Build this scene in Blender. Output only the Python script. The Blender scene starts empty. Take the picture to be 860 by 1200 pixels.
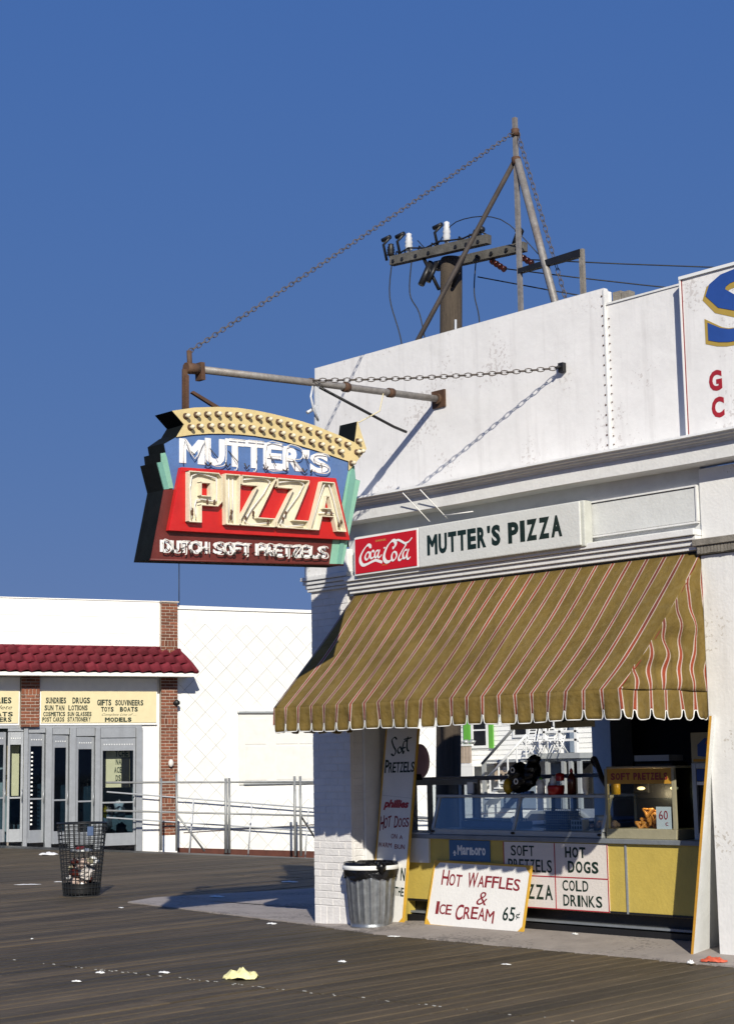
import bpy, bmesh, math, random
from mathutils import Vector, Matrix
from mathutils.geometry import tessellate_polygon
random.seed(7)
S = bpy.context.scene
col = S.collection
R = math.radians

# ------------------------------------------------------------ camera
cam = bpy.data.cameras.new('camera'); camo = bpy.data.objects.new('camera', cam); col.objects.link(camo)
S.camera = camo
yaw, pitch, roll = R(43.3), math.atan(298.5/1944), 0.017
fw = Vector((-math.cos(yaw)*math.cos(pitch), math.sin(yaw)*math.cos(pitch), math.sin(pitch)))
rt = fw.cross(Vector((0, 0, 1))).normalized(); up = rt.cross(fw)
r2 = math.cos(roll)*rt - math.sin(roll)*up; u2 = math.sin(roll)*rt + math.cos(roll)*up
CAM = Vector((13.645, -11.993, 1.65))
m4 = Matrix.Identity(4)
for i in range(3): m4[i][0], m4[i][1], m4[i][2], m4[i][3] = r2[i], u2[i], -fw[i], CAM[i]
camo.matrix_world = m4
cam.sensor_fit = 'VERTICAL'; cam.sensor_height = 36; cam.lens = 36*1944/1200
cam.clip_end = 3000; cam.clip_start = .1

# ------------------------------------------------------------ light
EL, AZ = R(28.5), R(38)
w = bpy.data.worlds.new('World'); S.world = w; w.use_nodes = True
nt = w.node_tree; nt.nodes.clear()
sk = nt.nodes.new('ShaderNodeTexSky'); sk.sky_type = 'NISHITA'; sk.sun_disc = False
sk.sun_elevation = EL; sk.sun_rotation = math.atan2(math.cos(AZ), -math.sin(AZ))
sk.air_density = 1.0; sk.dust_density = 0.3; sk.ozone_density = 3.0
bg = nt.nodes.new('ShaderNodeBackground'); bg.inputs[1].default_value = 0.078
wo = nt.nodes.new('ShaderNodeOutputWorld')
sp = nt.nodes.new('ShaderNodeSeparateColor'); cbn = nt.nodes.new('ShaderNodeCombineColor'); nt.links.new(sk.outputs[0], sp.inputs[0])
for i, (a, g) in enumerate(((.60, .50), (1.34, .27), (4.30, .05))):     # film response: a flatter, more saturated blue
    pw = nt.nodes.new('ShaderNodeMath'); pw.operation = 'POWER'; pw.inputs[1].default_value = g
    ml = nt.nodes.new('ShaderNodeMath'); ml.operation = 'MULTIPLY'; ml.inputs[1].default_value = a
    nt.links.new(sp.outputs[i], pw.inputs[0]); nt.links.new(pw.outputs[0], ml.inputs[0]); nt.links.new(ml.outputs[0], cbn.inputs[i])
nt.links.new(cbn.outputs[0], bg.inputs[0]); nt.links.new(bg.outputs[0], wo.inputs[0])
sl = bpy.data.lights.new('sun', 'SUN'); sl.energy = 5.0; sl.angle = R(.5); sl.color = (1, .94, .82)
so = bpy.data.objects.new('sun', sl); col.objects.link(so)
sd = Vector((math.cos(AZ)*math.cos(EL), -math.sin(AZ)*math.cos(EL), math.sin(EL)))
so.rotation_euler = (-sd).to_track_quat('-Z', 'Y').to_euler(); so.location = (20, -20, 20)
S.view_settings.view_transform = 'Standard'; S.view_settings.look = 'None'
S.view_settings.gamma = 1; S.view_settings.exposure = 0.15

# ------------------------------------------------------------ materials
def newmat(name):
    m = bpy.data.materials.new(name); m.use_nodes = True
    n = m.node_tree; b = n.nodes['Principled BSDF']; return m, n, b
def nd(n, t, **k):
    x = n.nodes.new(t)
    for a, v in k.items():
        if a.startswith('_'): setattr(x, a[1:], v)
        else: x.inputs[a].default_value = v
    return x
def ramp(n, src, p0, p1, c0=(0,0,0,1), c1=(1,1,1,1)):
    r = n.nodes.new('ShaderNodeValToRGB'); e = r.color_ramp.elements
    e[0].position, e[0].color, e[1].position, e[1].color = p0, c0, p1, c1
    n.links.new(src, r.inputs[0]); return r
def mixc(n, fac, a, b):
    x = n.nodes.new('ShaderNodeMix'); x.data_type = 'RGBA'
    for s, v in ((0, fac), (6, a), (7, b)):
        if isinstance(v, (int, float, tuple)): x.inputs[s].default_value = (v if isinstance(v, (int, float)) else (*v[:3], 1))
        else: n.links.new(v, x.inputs[s])
    return x.outputs[2]
def paint(name, c, rough=.6, var=.15, dirt=.0, dirtc=(.12,.09,.06), scale=6, bump=.15, metal=0, spots=.0, streak=.0, rnd=0.0, spec=.4, stretch=None, bscale=None):
    """painted or plain surface: colour, blotches, worn spots, vertical rain streaks, fine relief"""
    m, n, b = newmat(name)
    tc = n.nodes.new('ShaderNodeNewGeometry').outputs['Position']
    if stretch:
        mp = nd(n, 'ShaderNodeMapping'); mp.inputs['Scale'].default_value = stretch; n.links.new(tc, mp.inputs[0]); tcs = mp.outputs[0]
    else: tcs = tc
    no = nd(n, 'ShaderNodeTexNoise', Scale=scale, Detail=6, Roughness=.65); n.links.new(tcs, no.inputs['Vector'])
    c2 = tuple(max(0, x*(1-var)) for x in c); c3 = tuple(min(1, x*(1+var*.6)) for x in c)
    cur = mixc(n, ramp(n, no.outputs[0], .3, .7).outputs[0], c2, c3)
    if rnd:
        oi = n.nodes.new('ShaderNodeObjectInfo')
        v = nd(n, 'ShaderNodeMapRange'); v.inputs['To Min'].default_value = 1-rnd; v.inputs['To Max'].default_value = 1+rnd*.7
        n.links.new(oi.outputs['Random'], v.inputs[0])
        h = nd(n, 'ShaderNodeHueSaturation'); n.links.new(cur, h.inputs['Color']); n.links.new(v.outputs[0], h.inputs['Value']); cur = h.outputs[0]
    if streak:
        mp = nd(n, 'ShaderNodeMapping'); mp.inputs['Scale'].default_value = (5, 5, .35); n.links.new(tc, mp.inputs[0])
        s = nd(n, 'ShaderNodeTexNoise', Scale=1.6, Detail=5, Roughness=.6); n.links.new(mp.outputs[0], s.inputs['Vector'])
        r = ramp(n, s.outputs[0], .52, .8, (0,0,0,1), (streak,)*3+(1,))
        cur = mixc(n, r.outputs[0], cur, dirtc)
    if dirt:
        s = nd(n, 'ShaderNodeTexNoise', Scale=2.3, Detail=9, Roughness=.75); n.links.new(tc, s.inputs['Vector'])
        r = ramp(n, s.outputs[0], .5, .75, (0,0,0,1), (dirt,)*3+(1,))
        cur = mixc(n, r.outputs[0], cur, dirtc)
    if spots:
        s = nd(n, 'ShaderNodeTexNoise', Scale=26, Detail=4, Roughness=.6); n.links.new(tc, s.inputs['Vector'])
        s2 = nd(n, 'ShaderNodeTexNoise', Scale=1.3, Detail=2); n.links.new(tc, s2.inputs['Vector'])
        mu = nd(n, 'ShaderNodeMath', _operation='MULTIPLY'); n.links.new(s.outputs[0], mu.inputs[0]); n.links.new(s2.outputs[0], mu.inputs[1])
        r = ramp(n, mu.outputs[0], .375-spots*.1, .40-spots*.1, (0,0,0,1), (.8,.8,.8,1))
        cur = mixc(n, r.outputs[0], cur, tuple(x*1.6 for x in dirtc))
    n.links.new(cur, b.inputs['Base Color'])
    b.inputs['Roughness'].default_value = rough; b.inputs['Metallic'].default_value = metal
    b.inputs['Specular IOR Level'].default_value = spec
    if bump:
        bn = nd(n, 'ShaderNodeTexNoise', Scale=bscale or scale*6, Detail=5); n.links.new(tcs, bn.inputs['Vector'])
        bp = nd(n, 'ShaderNodeBump', Strength=bump, Distance=.02); n.links.new(bn.outputs[0], bp.inputs['Height']); n.links.new(bp.outputs[0], b.inputs['Normal'])
    return m
def glass(name, tint=(.8,.88,.9), alpha=.25, rough=.03):
    m, n, b = newmat(name)
    n.nodes.remove(b)
    tr = nd(n, 'ShaderNodeBsdfTransparent'); tr.inputs[0].default_value = (*tint, 1)
    gl = nd(n, 'ShaderNodeBsdfGlossy', Roughness=rough)
    fr = nd(n, 'ShaderNodeFresnel', IOR=1.5)
    ad = nd(n, 'ShaderNodeMath', _operation='ADD'); ad.operation = 'MULTIPLY'; ad.inputs[1].default_value = alpha; n.links.new(fr.outputs[0], ad.inputs[0])
    mx = nd(n, 'ShaderNodeMixShader'); n.links.new(ad.outputs[0], mx.inputs[0]); n.links.new(tr.outputs[0], mx.inputs[1]); n.links.new(gl.outputs[0], mx.inputs[2])
    n.links.new(mx.outputs[0], n.nodes['Material Output'].inputs[0]); return m

M = {}
M['white'] = paint('white_paint', (.74,.735,.72), .65, .06, streak=.25, dirtc=(.30,.28,.25), spots=.25)
M['parapet'] = paint('weathered_white_sheet', (.76,.75,.74), .6, .07, dirt=.14, streak=.36, dirtc=(.34,.32,.31), spots=.40, scale=2.5)
M['trim'] = paint('white_trim', (.70,.70,.69), .55, .08, dirt=.25, dirtc=(.32,.31,.30))
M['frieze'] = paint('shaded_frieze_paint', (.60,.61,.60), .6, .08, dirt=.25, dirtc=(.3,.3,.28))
M['pbrick'] = paint('white_painted_brick', (.72,.70,.68), .75, .08, rnd=.05, dirt=.15, dirtc=(.4,.37,.33), bump=.3)
M['pmortar'] = paint('painted_mortar', (.70,.68,.66), .85, .1)
M['brick'] = paint('red_brick', (.20,.070,.038), .85, .3, rnd=.38, bump=.4, scale=14)
M['mortar'] = paint('mortar', (.50,.43,.36), .9, .12)
M['farwhite'] = paint('bright_white_siding', (.84,.83,.79), .6, .03, rnd=.02, streak=.08, dirtc=(.55,.53,.48))
M['shing'] = paint('white_diamond_shingle', (.76,.76,.73), .6, .05, rnd=.05, dirt=.1, dirtc=(.5,.48,.42))
M['gapwhite'] = paint('dull_white_board', (.70,.69,.65), .6, .06, dirt=.2, dirtc=(.5,.48,.42))
M['teal'] = paint('teal_reflection_wall', (.16,.22,.24), .7, .4, scale=1.2)  # wall colour lightened to stand in for the teal reflection in the door panes
M['gapgrey'] = paint('grey_gap', (.40,.40,.38), .8, .1)
M['farwhite2'] = paint('white_house_paint', (.80,.80,.78), .6, .05, rnd=.02)
M['tile'] = paint('maroon_roof_tile', (.155,.018,.028), .8, .25, rnd=.25, spec=.2, dirt=.15, dirtc=(.1,.02,.02))
M['cream'] = paint('cream_sign_paint', (.66,.58,.36), .5, .05, dirt=.08, dirtc=(.4,.34,.2))
M['ink'] = paint('dark_green_black_lettering', (.012,.028,.018), .45, .1, bump=0)
M['alu'] = paint('aluminium_frame', (.42,.44,.46), .42, .1, metal=.55, streak=.2, dirtc=(.2,.2,.2))
M['galv'] = paint('galvanised_steel', (.33,.35,.37), .34, .3, metal=.8, scale=18)
M['steel'] = paint('weathered_pipe', (.26,.245,.23), .55, .3, metal=.3, scale=20, dirt=.5, dirtc=(.16,.08,.04))
M['darksteel'] = paint('dark_rusted_steel', (.045,.036,.032), .7, .4, dirt=.3)
M['rail'] = paint('grey_rail_pipe', (.28,.29,.29), .5, .2, metal=.4, dirt=.3, dirtc=(.1,.08,.07))
M['rail2'] = paint('light_grey_handrail', (.36,.38,.41), .5, .1, metal=.2)
M['raillt'] = paint('pale_rail_pipe', (.55,.57,.60), .5, .1, metal=.2)
M['black'] = paint('black_paint', (.012,.012,.013), .45, .3, bump=.1)
M['dark'] = paint('dark_interior', (.006,.006,.006), .9, .2)  # near-black puts the gloom of unlit interiors and openings into the colour
M['rust'] = paint('rusty_metal', (.09,.045,.025), .75, .4, dirt=.5)
M['chain'] = paint('rusted_chain', (.12,.10,.085), .7, .4, metal=.3)
M['wood'] = paint('creosoted_pole', (.075,.058,.042), .9, .35, stretch=(12,12,.8), bump=.7, scale=3)
M['wood2'] = paint('dark_crossarm_wood', (.10,.095,.085), .85, .4, bump=.4)
M['woodgrey'] = paint('weathered_grey_wood', (.22,.20,.17), .85, .3, stretch=(2,2,2), bump=.4)
M['porcelain'] = paint('insulator_glaze', (.55,.56,.58), .25, .1, bump=0)
M['signy'] = paint('faded_yellow_enamel', (.62,.50,.25), .5, .10, dirt=.25, dirtc=(.40,.26,.10))
M['signb'] = paint('faded_blue_enamel', (.085,.165,.37), .5, .12, dirt=.15, dirtc=(.15,.2,.3), streak=.2)
M['signr'] = paint('glossy_red_enamel', (.50,.012,.012), .3, .12, dirt=.1, dirtc=(.25,.02,.02), bump=.05)
M['signm'] = paint('maroon_enamel', (.13,.022,.018), .5, .25, dirt=.3, dirtc=(.06,.03,.02), streak=.3)
M['signt'] = paint('faded_teal_enamel', (.22,.45,.34), .55, .1, dirt=.15, dirtc=(.2,.3,.25))
M['signt2'] = paint('darker_teal_enamel', (.15,.34,.28), .55, .1)
M['signk'] = paint('black_green_sheet_metal', (.005,.007,.008), .75, .4, dirt=.2, dirtc=(.02,.012,.01), spec=.12)
M['trough'] = paint('cream_channel_enamel', (.72,.66,.50), .5, .12, dirt=.3, dirtc=(.35,.22,.10))
M['neon'] = paint('unlit_neon_glass', (.70,.68,.64), .15, .08, bump=0, spec=.8)
M['neondk'] = paint('blackened_tube_paint', (.03,.025,.02), .4, .1, bump=0)
M['signw'] = paint('white_letter_paint', (.80,.80,.80), .5, .05, dirt=.12, dirtc=(.5,.5,.5))
M['coke'] = paint('coke_red', (.50,.010,.014), .25, .05, bump=0)
M['boxw'] = paint('white_plastic_sign_face', (.76,.77,.76), .3, .03, bump=0)
M['panelw'] = paint('shade_greyed_sign_face', (.60,.61,.59), .35, .05, dirt=.12, dirtc=(.4,.38,.33))  # white greyed to carry the cornice's shade in its colour, plus light dirt
M['boxg'] = paint('signbox_metal', (.50,.51,.47), .45, .1)
M['ink2'] = paint('blackish_green_ink', (.008,.02,.016), .4, .1, bump=0)
M['red'] = paint('sign_red', (.36,.02,.03), .45, .12, bump=0)
M['bred'] = paint('brownish_red', (.22,.02,.025), .45, .12, bump=0)
M['blue'] = paint('sign_blue', (.025,.075,.30), .45, .1, bump=0)
M['gold'] = paint('sign_gold', (.42,.29,.06), .4, .1, bump=0)
M['yedge'] = paint('yellow_edge', (.62,.36,.04), .5, .1, bump=.05)
M['board'] = paint('white_sign_board', (.74,.73,.71), .5, .04, dirt=.08, dirtc=(.4,.38,.34))
M['cyel'] = paint('yellow_counter_panel', (.50,.38,.085), .5, .08, streak=.3, dirt=.3, dirtc=(.3,.25,.08))
M['cpink'] = paint('off_white_menu_panel', (.66,.61,.57), .5, .05)
M['marl'] = paint('cigarette_ad_blue', (.05,.13,.27), .45, .12)
M['ledge'] = paint('grey_counter_ledge', (.23,.25,.27), .4, .15, metal=.3)
M['casew'] = paint('case_frame', (.42,.44,.44), .4, .1, metal=.35)
M['olive'] = paint('olive_case_metal', (.36,.33,.22), .45, .1, metal=.2)
M['amber'] = paint('amber_sign', (.48,.25,.03), .5, .15)
M['bluegrey'] = paint('blue_grey_panel', (.06,.10,.20), .4, .2)
M['lblue'] = paint('light_blue_trim', (.25,.33,.48), .4, .1)
M['plastic'] = paint('black_bin_liner', (.006,.006,.007), .16, .2, bump=.9, scale=8, bscale=16, spec=.35)
M['ltred'] = paint('red_bottle', (.35,.01,.01), .3, .1, bump=0)
M['brn'] = paint('brown_bottle', (.06,.012,.008), .2, .1, bump=0)
M['must'] = paint('mustard_yellow', (.55,.34,.02), .35, .1, bump=0)
M['green'] = paint('bright_green_shutter', (.12,.38,.05), .5, .1)
M['pretz'] = paint('baked_pretzel', (.62,.24,.04), .35, .35, scale=30)
M['pinkp'] = paint('dusty_pink_disc', (.62,.38,.40), .6, .1)
M['wire'] = paint('black_wire', (.012,.014,.016), .5, .2, bump=0)
M['ywrap'] = paint('yellow_wrapper', (.80,.75,.38), .5, .08)
M['litter'] = paint('white_paper', (.78,.78,.76), .6, .05)
M['orange'] = paint('orange_paper', (.55,.10,.05), .6, .1)
M['trashmix'] = paint('mixed_rubbish', (.50,.38,.33), .6, .5, rnd=.4, scale=9)
M['skyblue'] = paint('blue_grey_house_wall', (.20,.25,.32), .7, .1)
M['concrete'] = paint('sidewalk_concrete', (.31,.275,.25), .9, .14, dirt=.35, dirtc=(.09,.08,.075), scale=3, spots=.6, bump=.35)
M['road'] = paint('asphalt_street', (.075,.075,.078), .9, .2, scale=2)
M['base'] = paint('rusty_base_strip', (.09,.03,.02), .8, .3)
M['glass'] = glass('clear_glass', (.86,.90,.92), .22)
M['dglass'] = glass('dim_glass', (.42,.50,.56), .5)
M['latt'] = paint('tan_lattice', (.42,.34,.27), .8, .2)

def plankmat():
    m, n, b = newmat('boardwalk_wood')
    g = n.nodes.new('ShaderNodeNewGeometry').outputs['Position']
    mp = nd(n, 'ShaderNodeMapping'); mp.inputs['Rotation'].default_value = (0, 0, -R(PA-90)); n.links.new(g, mp.inputs[0])
    sx = nd(n, 'ShaderNodeSeparateXYZ'); n.links.new(mp.outputs[0], sx.inputs[0])
    dv = nd(n, 'ShaderNodeMath', _operation='DIVIDE'); dv.inputs[1].default_value = PW; n.links.new(sx.outputs[0], dv.inputs[0])
    fl = nd(n, 'ShaderNodeMath', _operation='FLOOR'); n.links.new(dv.outputs[0], fl.inputs[0])
    # sections along the run
    dy = nd(n, 'ShaderNodeMath', _operation='DIVIDE'); dy.inputs[1].default_value = 4.9; n.links.new(sx.outputs[1], dy.inputs[0])
    fy = nd(n, 'ShaderNodeMath', _operation='FLOOR'); n.links.new(dy.outputs[0], fy.inputs[0])
    cb = nd(n, 'ShaderNodeCombineXYZ'); n.links.new(fl.outputs[0], cb.inputs[0]); n.links.new(fy.outputs[0], cb.inputs[1])
    wn = nd(n, 'ShaderNodeTexWhiteNoise', _noise_dimensions='3D'); n.links.new(cb.outputs[0], wn.inputs['Vector'])
    st = nd(n, 'ShaderNodeMapping'); st.inputs['Scale'].default_value = (9, .55, 1); n.links.new(mp.outputs[0], st.inputs[0])
    no = nd(n, 'ShaderNodeTexNoise', Scale=3.0, Detail=8, Roughness=.7); n.links.new(st.outputs[0], no.inputs['Vector'])
    base = mixc(n, ramp(n, no.outputs[0], .3, .72).outputs[0], (.018,.013,.008), (.185,.140,.084))
    tint = mixc(n, ramp(n, wn.outputs['Value'], .0, 1.0).outputs[0], (.010,.008,.005), (.135,.100,.058))
    c = mixc(n, .48, base, tint)
    n2 = nd(n, 'ShaderNodeTexNoise', Scale=.45, Detail=4, Roughness=.6); n.links.new(g, n2.inputs['Vector'])
    c = mixc(n, ramp(n, n2.outputs[0], .35, .7, (0,0,0,1), (.45,.45,.45,1)).outputs[0], c, (.100,.078,.050))
    bm = nd(n, 'ShaderNodeMapping'); bm.inputs['Scale'].default_value = (1.5, .14, 1); n.links.new(mp.outputs[0], bm.inputs[0])
    bnz = nd(n, 'ShaderNodeTexNoise', Scale=1.0, Detail=5, Roughness=.6); n.links.new(bm.outputs[0], bnz.inputs['Vector'])
    c = mixc(n, ramp(n, bnz.outputs[0], .42, .62, (0,0,0,1), (.72,.72,.72,1)).outputs[0], c, (.034,.029,.020))
    n3 = nd(n, 'ShaderNodeTexNoise', Scale=40, Detail=3); n.links.new(g, n3.inputs['Vector'])
    c = mixc(n, ramp(n, n3.outputs[0], .62, .72, (0,0,0,1), (.35,.35,.35,1)).outputs[0], c, (.2,.19,.17))
    n.links.new(c, b.inputs['Base Color']); b.inputs['Roughness'].default_value = .68; b.inputs['Specular IOR Level'].default_value = .3
    bp = nd(n, 'ShaderNodeBump', Strength=.6, Distance=.01); n.links.new(no.outputs[0], bp.inputs['Height']); n.links.new(bp.outputs[0], b.inputs['Normal'])
    return m
PA, PW = 94.5, .185
M['plank'] = plankmat()

def canvasmat():
    m, n, b = newmat('striped_awning_canvas')
    uv = n.nodes.new('ShaderNodeUVMap'); uv.uv_map = 'UVMap'
    sx = nd(n, 'ShaderNodeSeparateXYZ'); n.links.new(uv.outputs[0], sx.inputs[0])
    fr = nd(n, 'ShaderNodeMath', _operation='FRACT'); n.links.new(sx.outputs[0], fr.inputs[0])
    sb = nd(n, 'ShaderNodeMath', _operation='SUBTRACT'); sb.inputs[1].default_value = .5; n.links.new(fr.outputs[0], sb.inputs[0])
    ab = nd(n, 'ShaderNodeMath', _operation='ABSOLUTE'); n.links.new(sb.outputs[0], ab.inputs[0])   # .5 at the stripe, 0 mid panel
    gg = n.nodes.new('ShaderNodeNewGeometry').outputs['Position']
    wob = nd(n, 'ShaderNodeTexNoise', Scale=1.7, Detail=2); n.links.new(gg, wob.inputs['Vector'])
    wm = nd(n, 'ShaderNodeMath', _operation='MULTIPLY_ADD'); wm.inputs[1].default_value = .07; wm.inputs[2].default_value = -.035; n.links.new(wob.outputs[0], wm.inputs[0])
    wa = nd(n, 'ShaderNodeMath', _operation='ADD'); n.links.new(ab.outputs[0], wa.inputs[0]); n.links.new(wm.outputs[0], wa.inputs[1]); ab = wa
    wsel = ramp(n, ab.outputs[0], .385, .39)
    rsel = ramp(n, ab.outputs[0], .435, .44)
    g = n.nodes.new('ShaderNodeNewGeometry').outputs['Position']
    no = nd(n, 'ShaderNodeTexNoise', Scale=2.2, Detail=7, Roughness=.65); n.links.new(g, no.inputs['Vector'])
    ol = mixc(n, ramp(n, no.outputs[0], .3, .7).outputs[0], (.112,.074,.017), (.175,.118,.030))
    mpg = nd(n, 'ShaderNodeMapping'); mpg.inputs['Scale'].default_value = (1, 1, 1); n.links.new(g, mpg.inputs[0])
    n2 = nd(n, 'ShaderNodeTexNoise', Scale=.9, Detail=3); n.links.new(g, n2.inputs['Vector'])
    wc = mixc(n, ramp(n, n2.outputs[0], .3, .7).outputs[0], (.30,.23,.18), (.52,.45,.40))
    rc = mixc(n, ramp(n, n2.outputs[0], .4, .65).outputs[0], (.13,.035,.025), (.30,.055,.022))
    grd = nd(n, 'ShaderNodeTexNoise', Scale=11, Detail=8, Roughness=.75); n.links.new(g, grd.inputs['Vector'])
    ol = mixc(n, ramp(n, grd.outputs[0], .45, .75, (0,0,0,1), (.5,.5,.5,1)).outputs[0], ol, (.21,.16,.07))
    c = mixc(n, wsel.outputs[0], ol, wc); c = mixc(n, rsel.outputs[0], c, rc)
    n.links.new(c, b.inputs['Base Color']); b.inputs['Roughness'].default_value = .8; b.inputs['Specular IOR Level'].default_value = .2
    wv = nd(n, 'ShaderNodeTexNoise', Scale=5, Detail=6, Roughness=.55); n.links.new(g, wv.inputs['Vector'])
    bp = nd(n, 'ShaderNodeBump', Strength=.75, Distance=.05); n.links.new(wv.outputs[0], bp.inputs['Height']); n.links.new(bp.outputs[0], b.inputs['Normal'])
    return m
M['canvas'] = canvasmat()

# ------------------------------------------------------------ builders
class MB:
    def __init__(s): s.v = []; s.f = []; s.uv = {}; s.smooth = []
    def add(s, vs, fs, smooth=False):
        o = len(s.v); s.v += [tuple(p) for p in vs]
        for f in fs: s.f.append(tuple(i+o for i in f)); s.smooth.append(smooth)
        return s
    def box(s, x0, x1, y0, y1, z0, z1):
        vs = [(x, y, z) for x in (x0, x1) for y in (y0, y1) for z in (z0, z1)]
        return s.add(vs, [(0,1,3,2),(4,6,7,5),(0,4,5,1),(2,3,7,6),(0,2,6,4),(1,5,7,3)])
    def hexa(s, a, b):   # two quads of 4 points each
        return s.add(list(a)+list(b), [(3,2,1,0),(4,5,6,7),(0,1,5,4),(1,2,6,5),(2,3,7,6),(3,0,4,7)])
    def prism(s, loops, y0, y1, walls=True, back=True, front=True):
        """polygon loops in (x,z), extruded y0 (front) to y1"""
        if not isinstance(loops[0][0], (tuple, list)): loops = [loops]
        flat = [p for l in loops for p in l]
        tris = tessellate_polygon([[Vector((p[0], p[1], 0)) for p in l] for l in loops])
        k = len(flat)
        vs = [(p[0], y0, p[1]) for p in flat]+[(p[0], y1, p[1]) for p in flat]
        fs = []
        for t in tris:
            a, b, c = (Vector((*flat[i], 0)) for i in t)
            if (b-a).cross(c-a).z < 0: t = t[::-1]
            if front: fs.append(tuple(t))
            if back: fs.append(tuple(i+k for i in t[::-1]))
        if walls:
            o = 0
            for l in loops:
                for i in range(len(l)):
                    j = (i+1) % len(l); fs.append((o+i, o+j, o+j+k, o+i+k))
                o += len(l)
        return s.add(vs, fs)
    def cyl(s, p0, p1, r0, r1=None, n=12, caps=True, smooth=True):
        return s.tube([p0, p1], [r0, r0 if r1 is None else r1], n, caps, smooth)
    def tube(s, pts, r, n=8, caps=True, smooth=True):
        pts = [Vector(p) for p in pts]
        if not isinstance(r, (list, tuple)): r = [r]*len(pts)
        vs = []; ref = None
        for i, p in enumerate(pts):
            d = (pts[min(i+1, len(pts)-1)]-pts[max(i-1, 0)])
            d = d.normalized() if d.length > 1e-9 else Vector((0,0,1))
            if ref is None or abs(ref.dot(d)) > .95: ref = Vector((0,0,1)) if abs(d.z) < .9 else Vector((1,0,0))
            a = d.cross(ref).normalized(); b = a.cross(d); ref = b
            for k in range(n):
                t = 2*math.pi*k/n; vs.append(p+(a*math.cos(t)+b*math.sin(t))*r[i])
        fs = []
        for i in range(len(pts)-1):
            for k in range(n):
                fs.append((i*n+k, i*n+(k+1) % n, (i+1)*n+(k+1) % n, (i+1)*n+k))
        s.add(vs, fs, smooth)
        if caps:
            o = len(s.v)-len(vs)
            s.f.append(tuple(o+k for k in range(n))[::-1]); s.smooth.append(False)
            s.f.append(tuple(o+(len(pts)-1)*n+k for k in range(n))); s.smooth.append(False)
        return s
    def lathe(s, prof, c=(0,0,0), n=24, smooth=True):
        vs = [(c[0]+r*math.cos(2*math.pi*k/n), c[1]+r*math.sin(2*math.pi*k/n), c[2]+z) for r, z in prof for k in range(n)]
        fs = [(i*n+k, i*n+(k+1) % n, (i+1)*n+(k+1) % n, (i+1)*n+k) for i in range(len(prof)-1) for k in range(n)]
        s.add(vs, fs, smooth); return s
    def blob(s, c, r, sq=(1,1,1), n=10, m=7, jit=.15):
        vs = []; 
        for i in range(m+1):
            th = math.pi*i/m
            for k in range(n):
                ph = 2*math.pi*k/n; q = r*(1+random.uniform(-jit, jit))
                vs.append((c[0]+q*math.sin(th)*math.cos(ph)*sq[0], c[1]+q*math.sin(th)*math.sin(ph)*sq[1], c[2]+q*math.cos(th)*sq[2]))
        fs = [(i*n+k, (i+1)*n+k, (i+1)*n+(k+1) % n, i*n+(k+1) % n) for i in range(m) for k in range(n)]
        return s.add(vs, fs, True)
    def ribbon(s, pts, y, w0, w1=0., nib=.9, depth=None):
        """brush stroke in (x,z) at y, facing -y; width by stroke angle"""
        p = smooth_line(pts); k = len(p); vs = []
        for i, (x, z) in enumerate(p):
            a = p[max(0, i-1)]; b = p[min(k-1, i+1)]; dx, dz = b[0]-a[0], b[1]-a[1]; L = math.hypot(dx, dz) or 1
            ang = math.atan2(dz, dx); wd = (w0+w1*abs(math.sin(ang-nib)))/2
            if i in (0, k-1): wd *= .6
            yy = y-i*2e-5
            vs += [(x-dz/L*wd, yy, z+dx/L*wd), (x+dz/L*wd, yy, z-dx/L*wd)]
        return s.add(vs, [(2*i, 2*i+1, 2*i+3, 2*i+2) for i in range(k-1)])
    def build(s, name, mat, parent=None, loc=None, rot=None, bevel=0, solid=0, label=None, kind=None, seg=2):
        me = bpy.data.meshes.new(name); me.from_pydata(s.v, [], s.f)
        me.polygons.foreach_set('use_smooth', s.smooth)
        if s.uv:
            l = me.uv_layers.new(name='UVMap')
            for lp in me.loops: l.data[lp.index].uv = s.uv.get(lp.vertex_index, (0, 0))
        me.materials.append(M[mat] if isinstance(mat, str) else mat); me.validate(); me.update()
        o = bpy.data.objects.new(name, me); col.objects.link(o)
        if parent: o.parent = parent
        if loc: o.location = loc
        if rot: o.rotation_euler = rot
        if bevel:
            b = o.modifiers.new('b', 'BEVEL'); b.width = bevel; b.segments = seg; b.limit_method = 'ANGLE'; b.angle_limit = R(40)
        if solid:
            b = o.modifiers.new('s', 'SOLIDIFY'); b.thickness = solid; b.offset = 0
        if label: o['label'] = label
        if kind: o['kind'] = kind
        return o

def smooth_line(p, k=5):
    if len(p) < 3: return [tuple(Vector(p[0]).lerp(Vector(p[1]), t/4)) for t in range(5)]
    q = [p[0]]+list(p)+[p[-1]]; out = []
    for i in range(1, len(q)-2):
        for t in range(k):
            t /= k; o = []
            for d in range(len(p[0])):
                a, b, c, e = q[i-1][d], q[i][d], q[i+1][d], q[i+2][d]
                o.append(.5*((2*b)+(-a+c)*t+(2*a-5*b+4*c-e)*t*t+(-a+3*b-3*c+e)*t**3))
            out.append(tuple(o))
    out.append(p[-1]); return out

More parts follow.
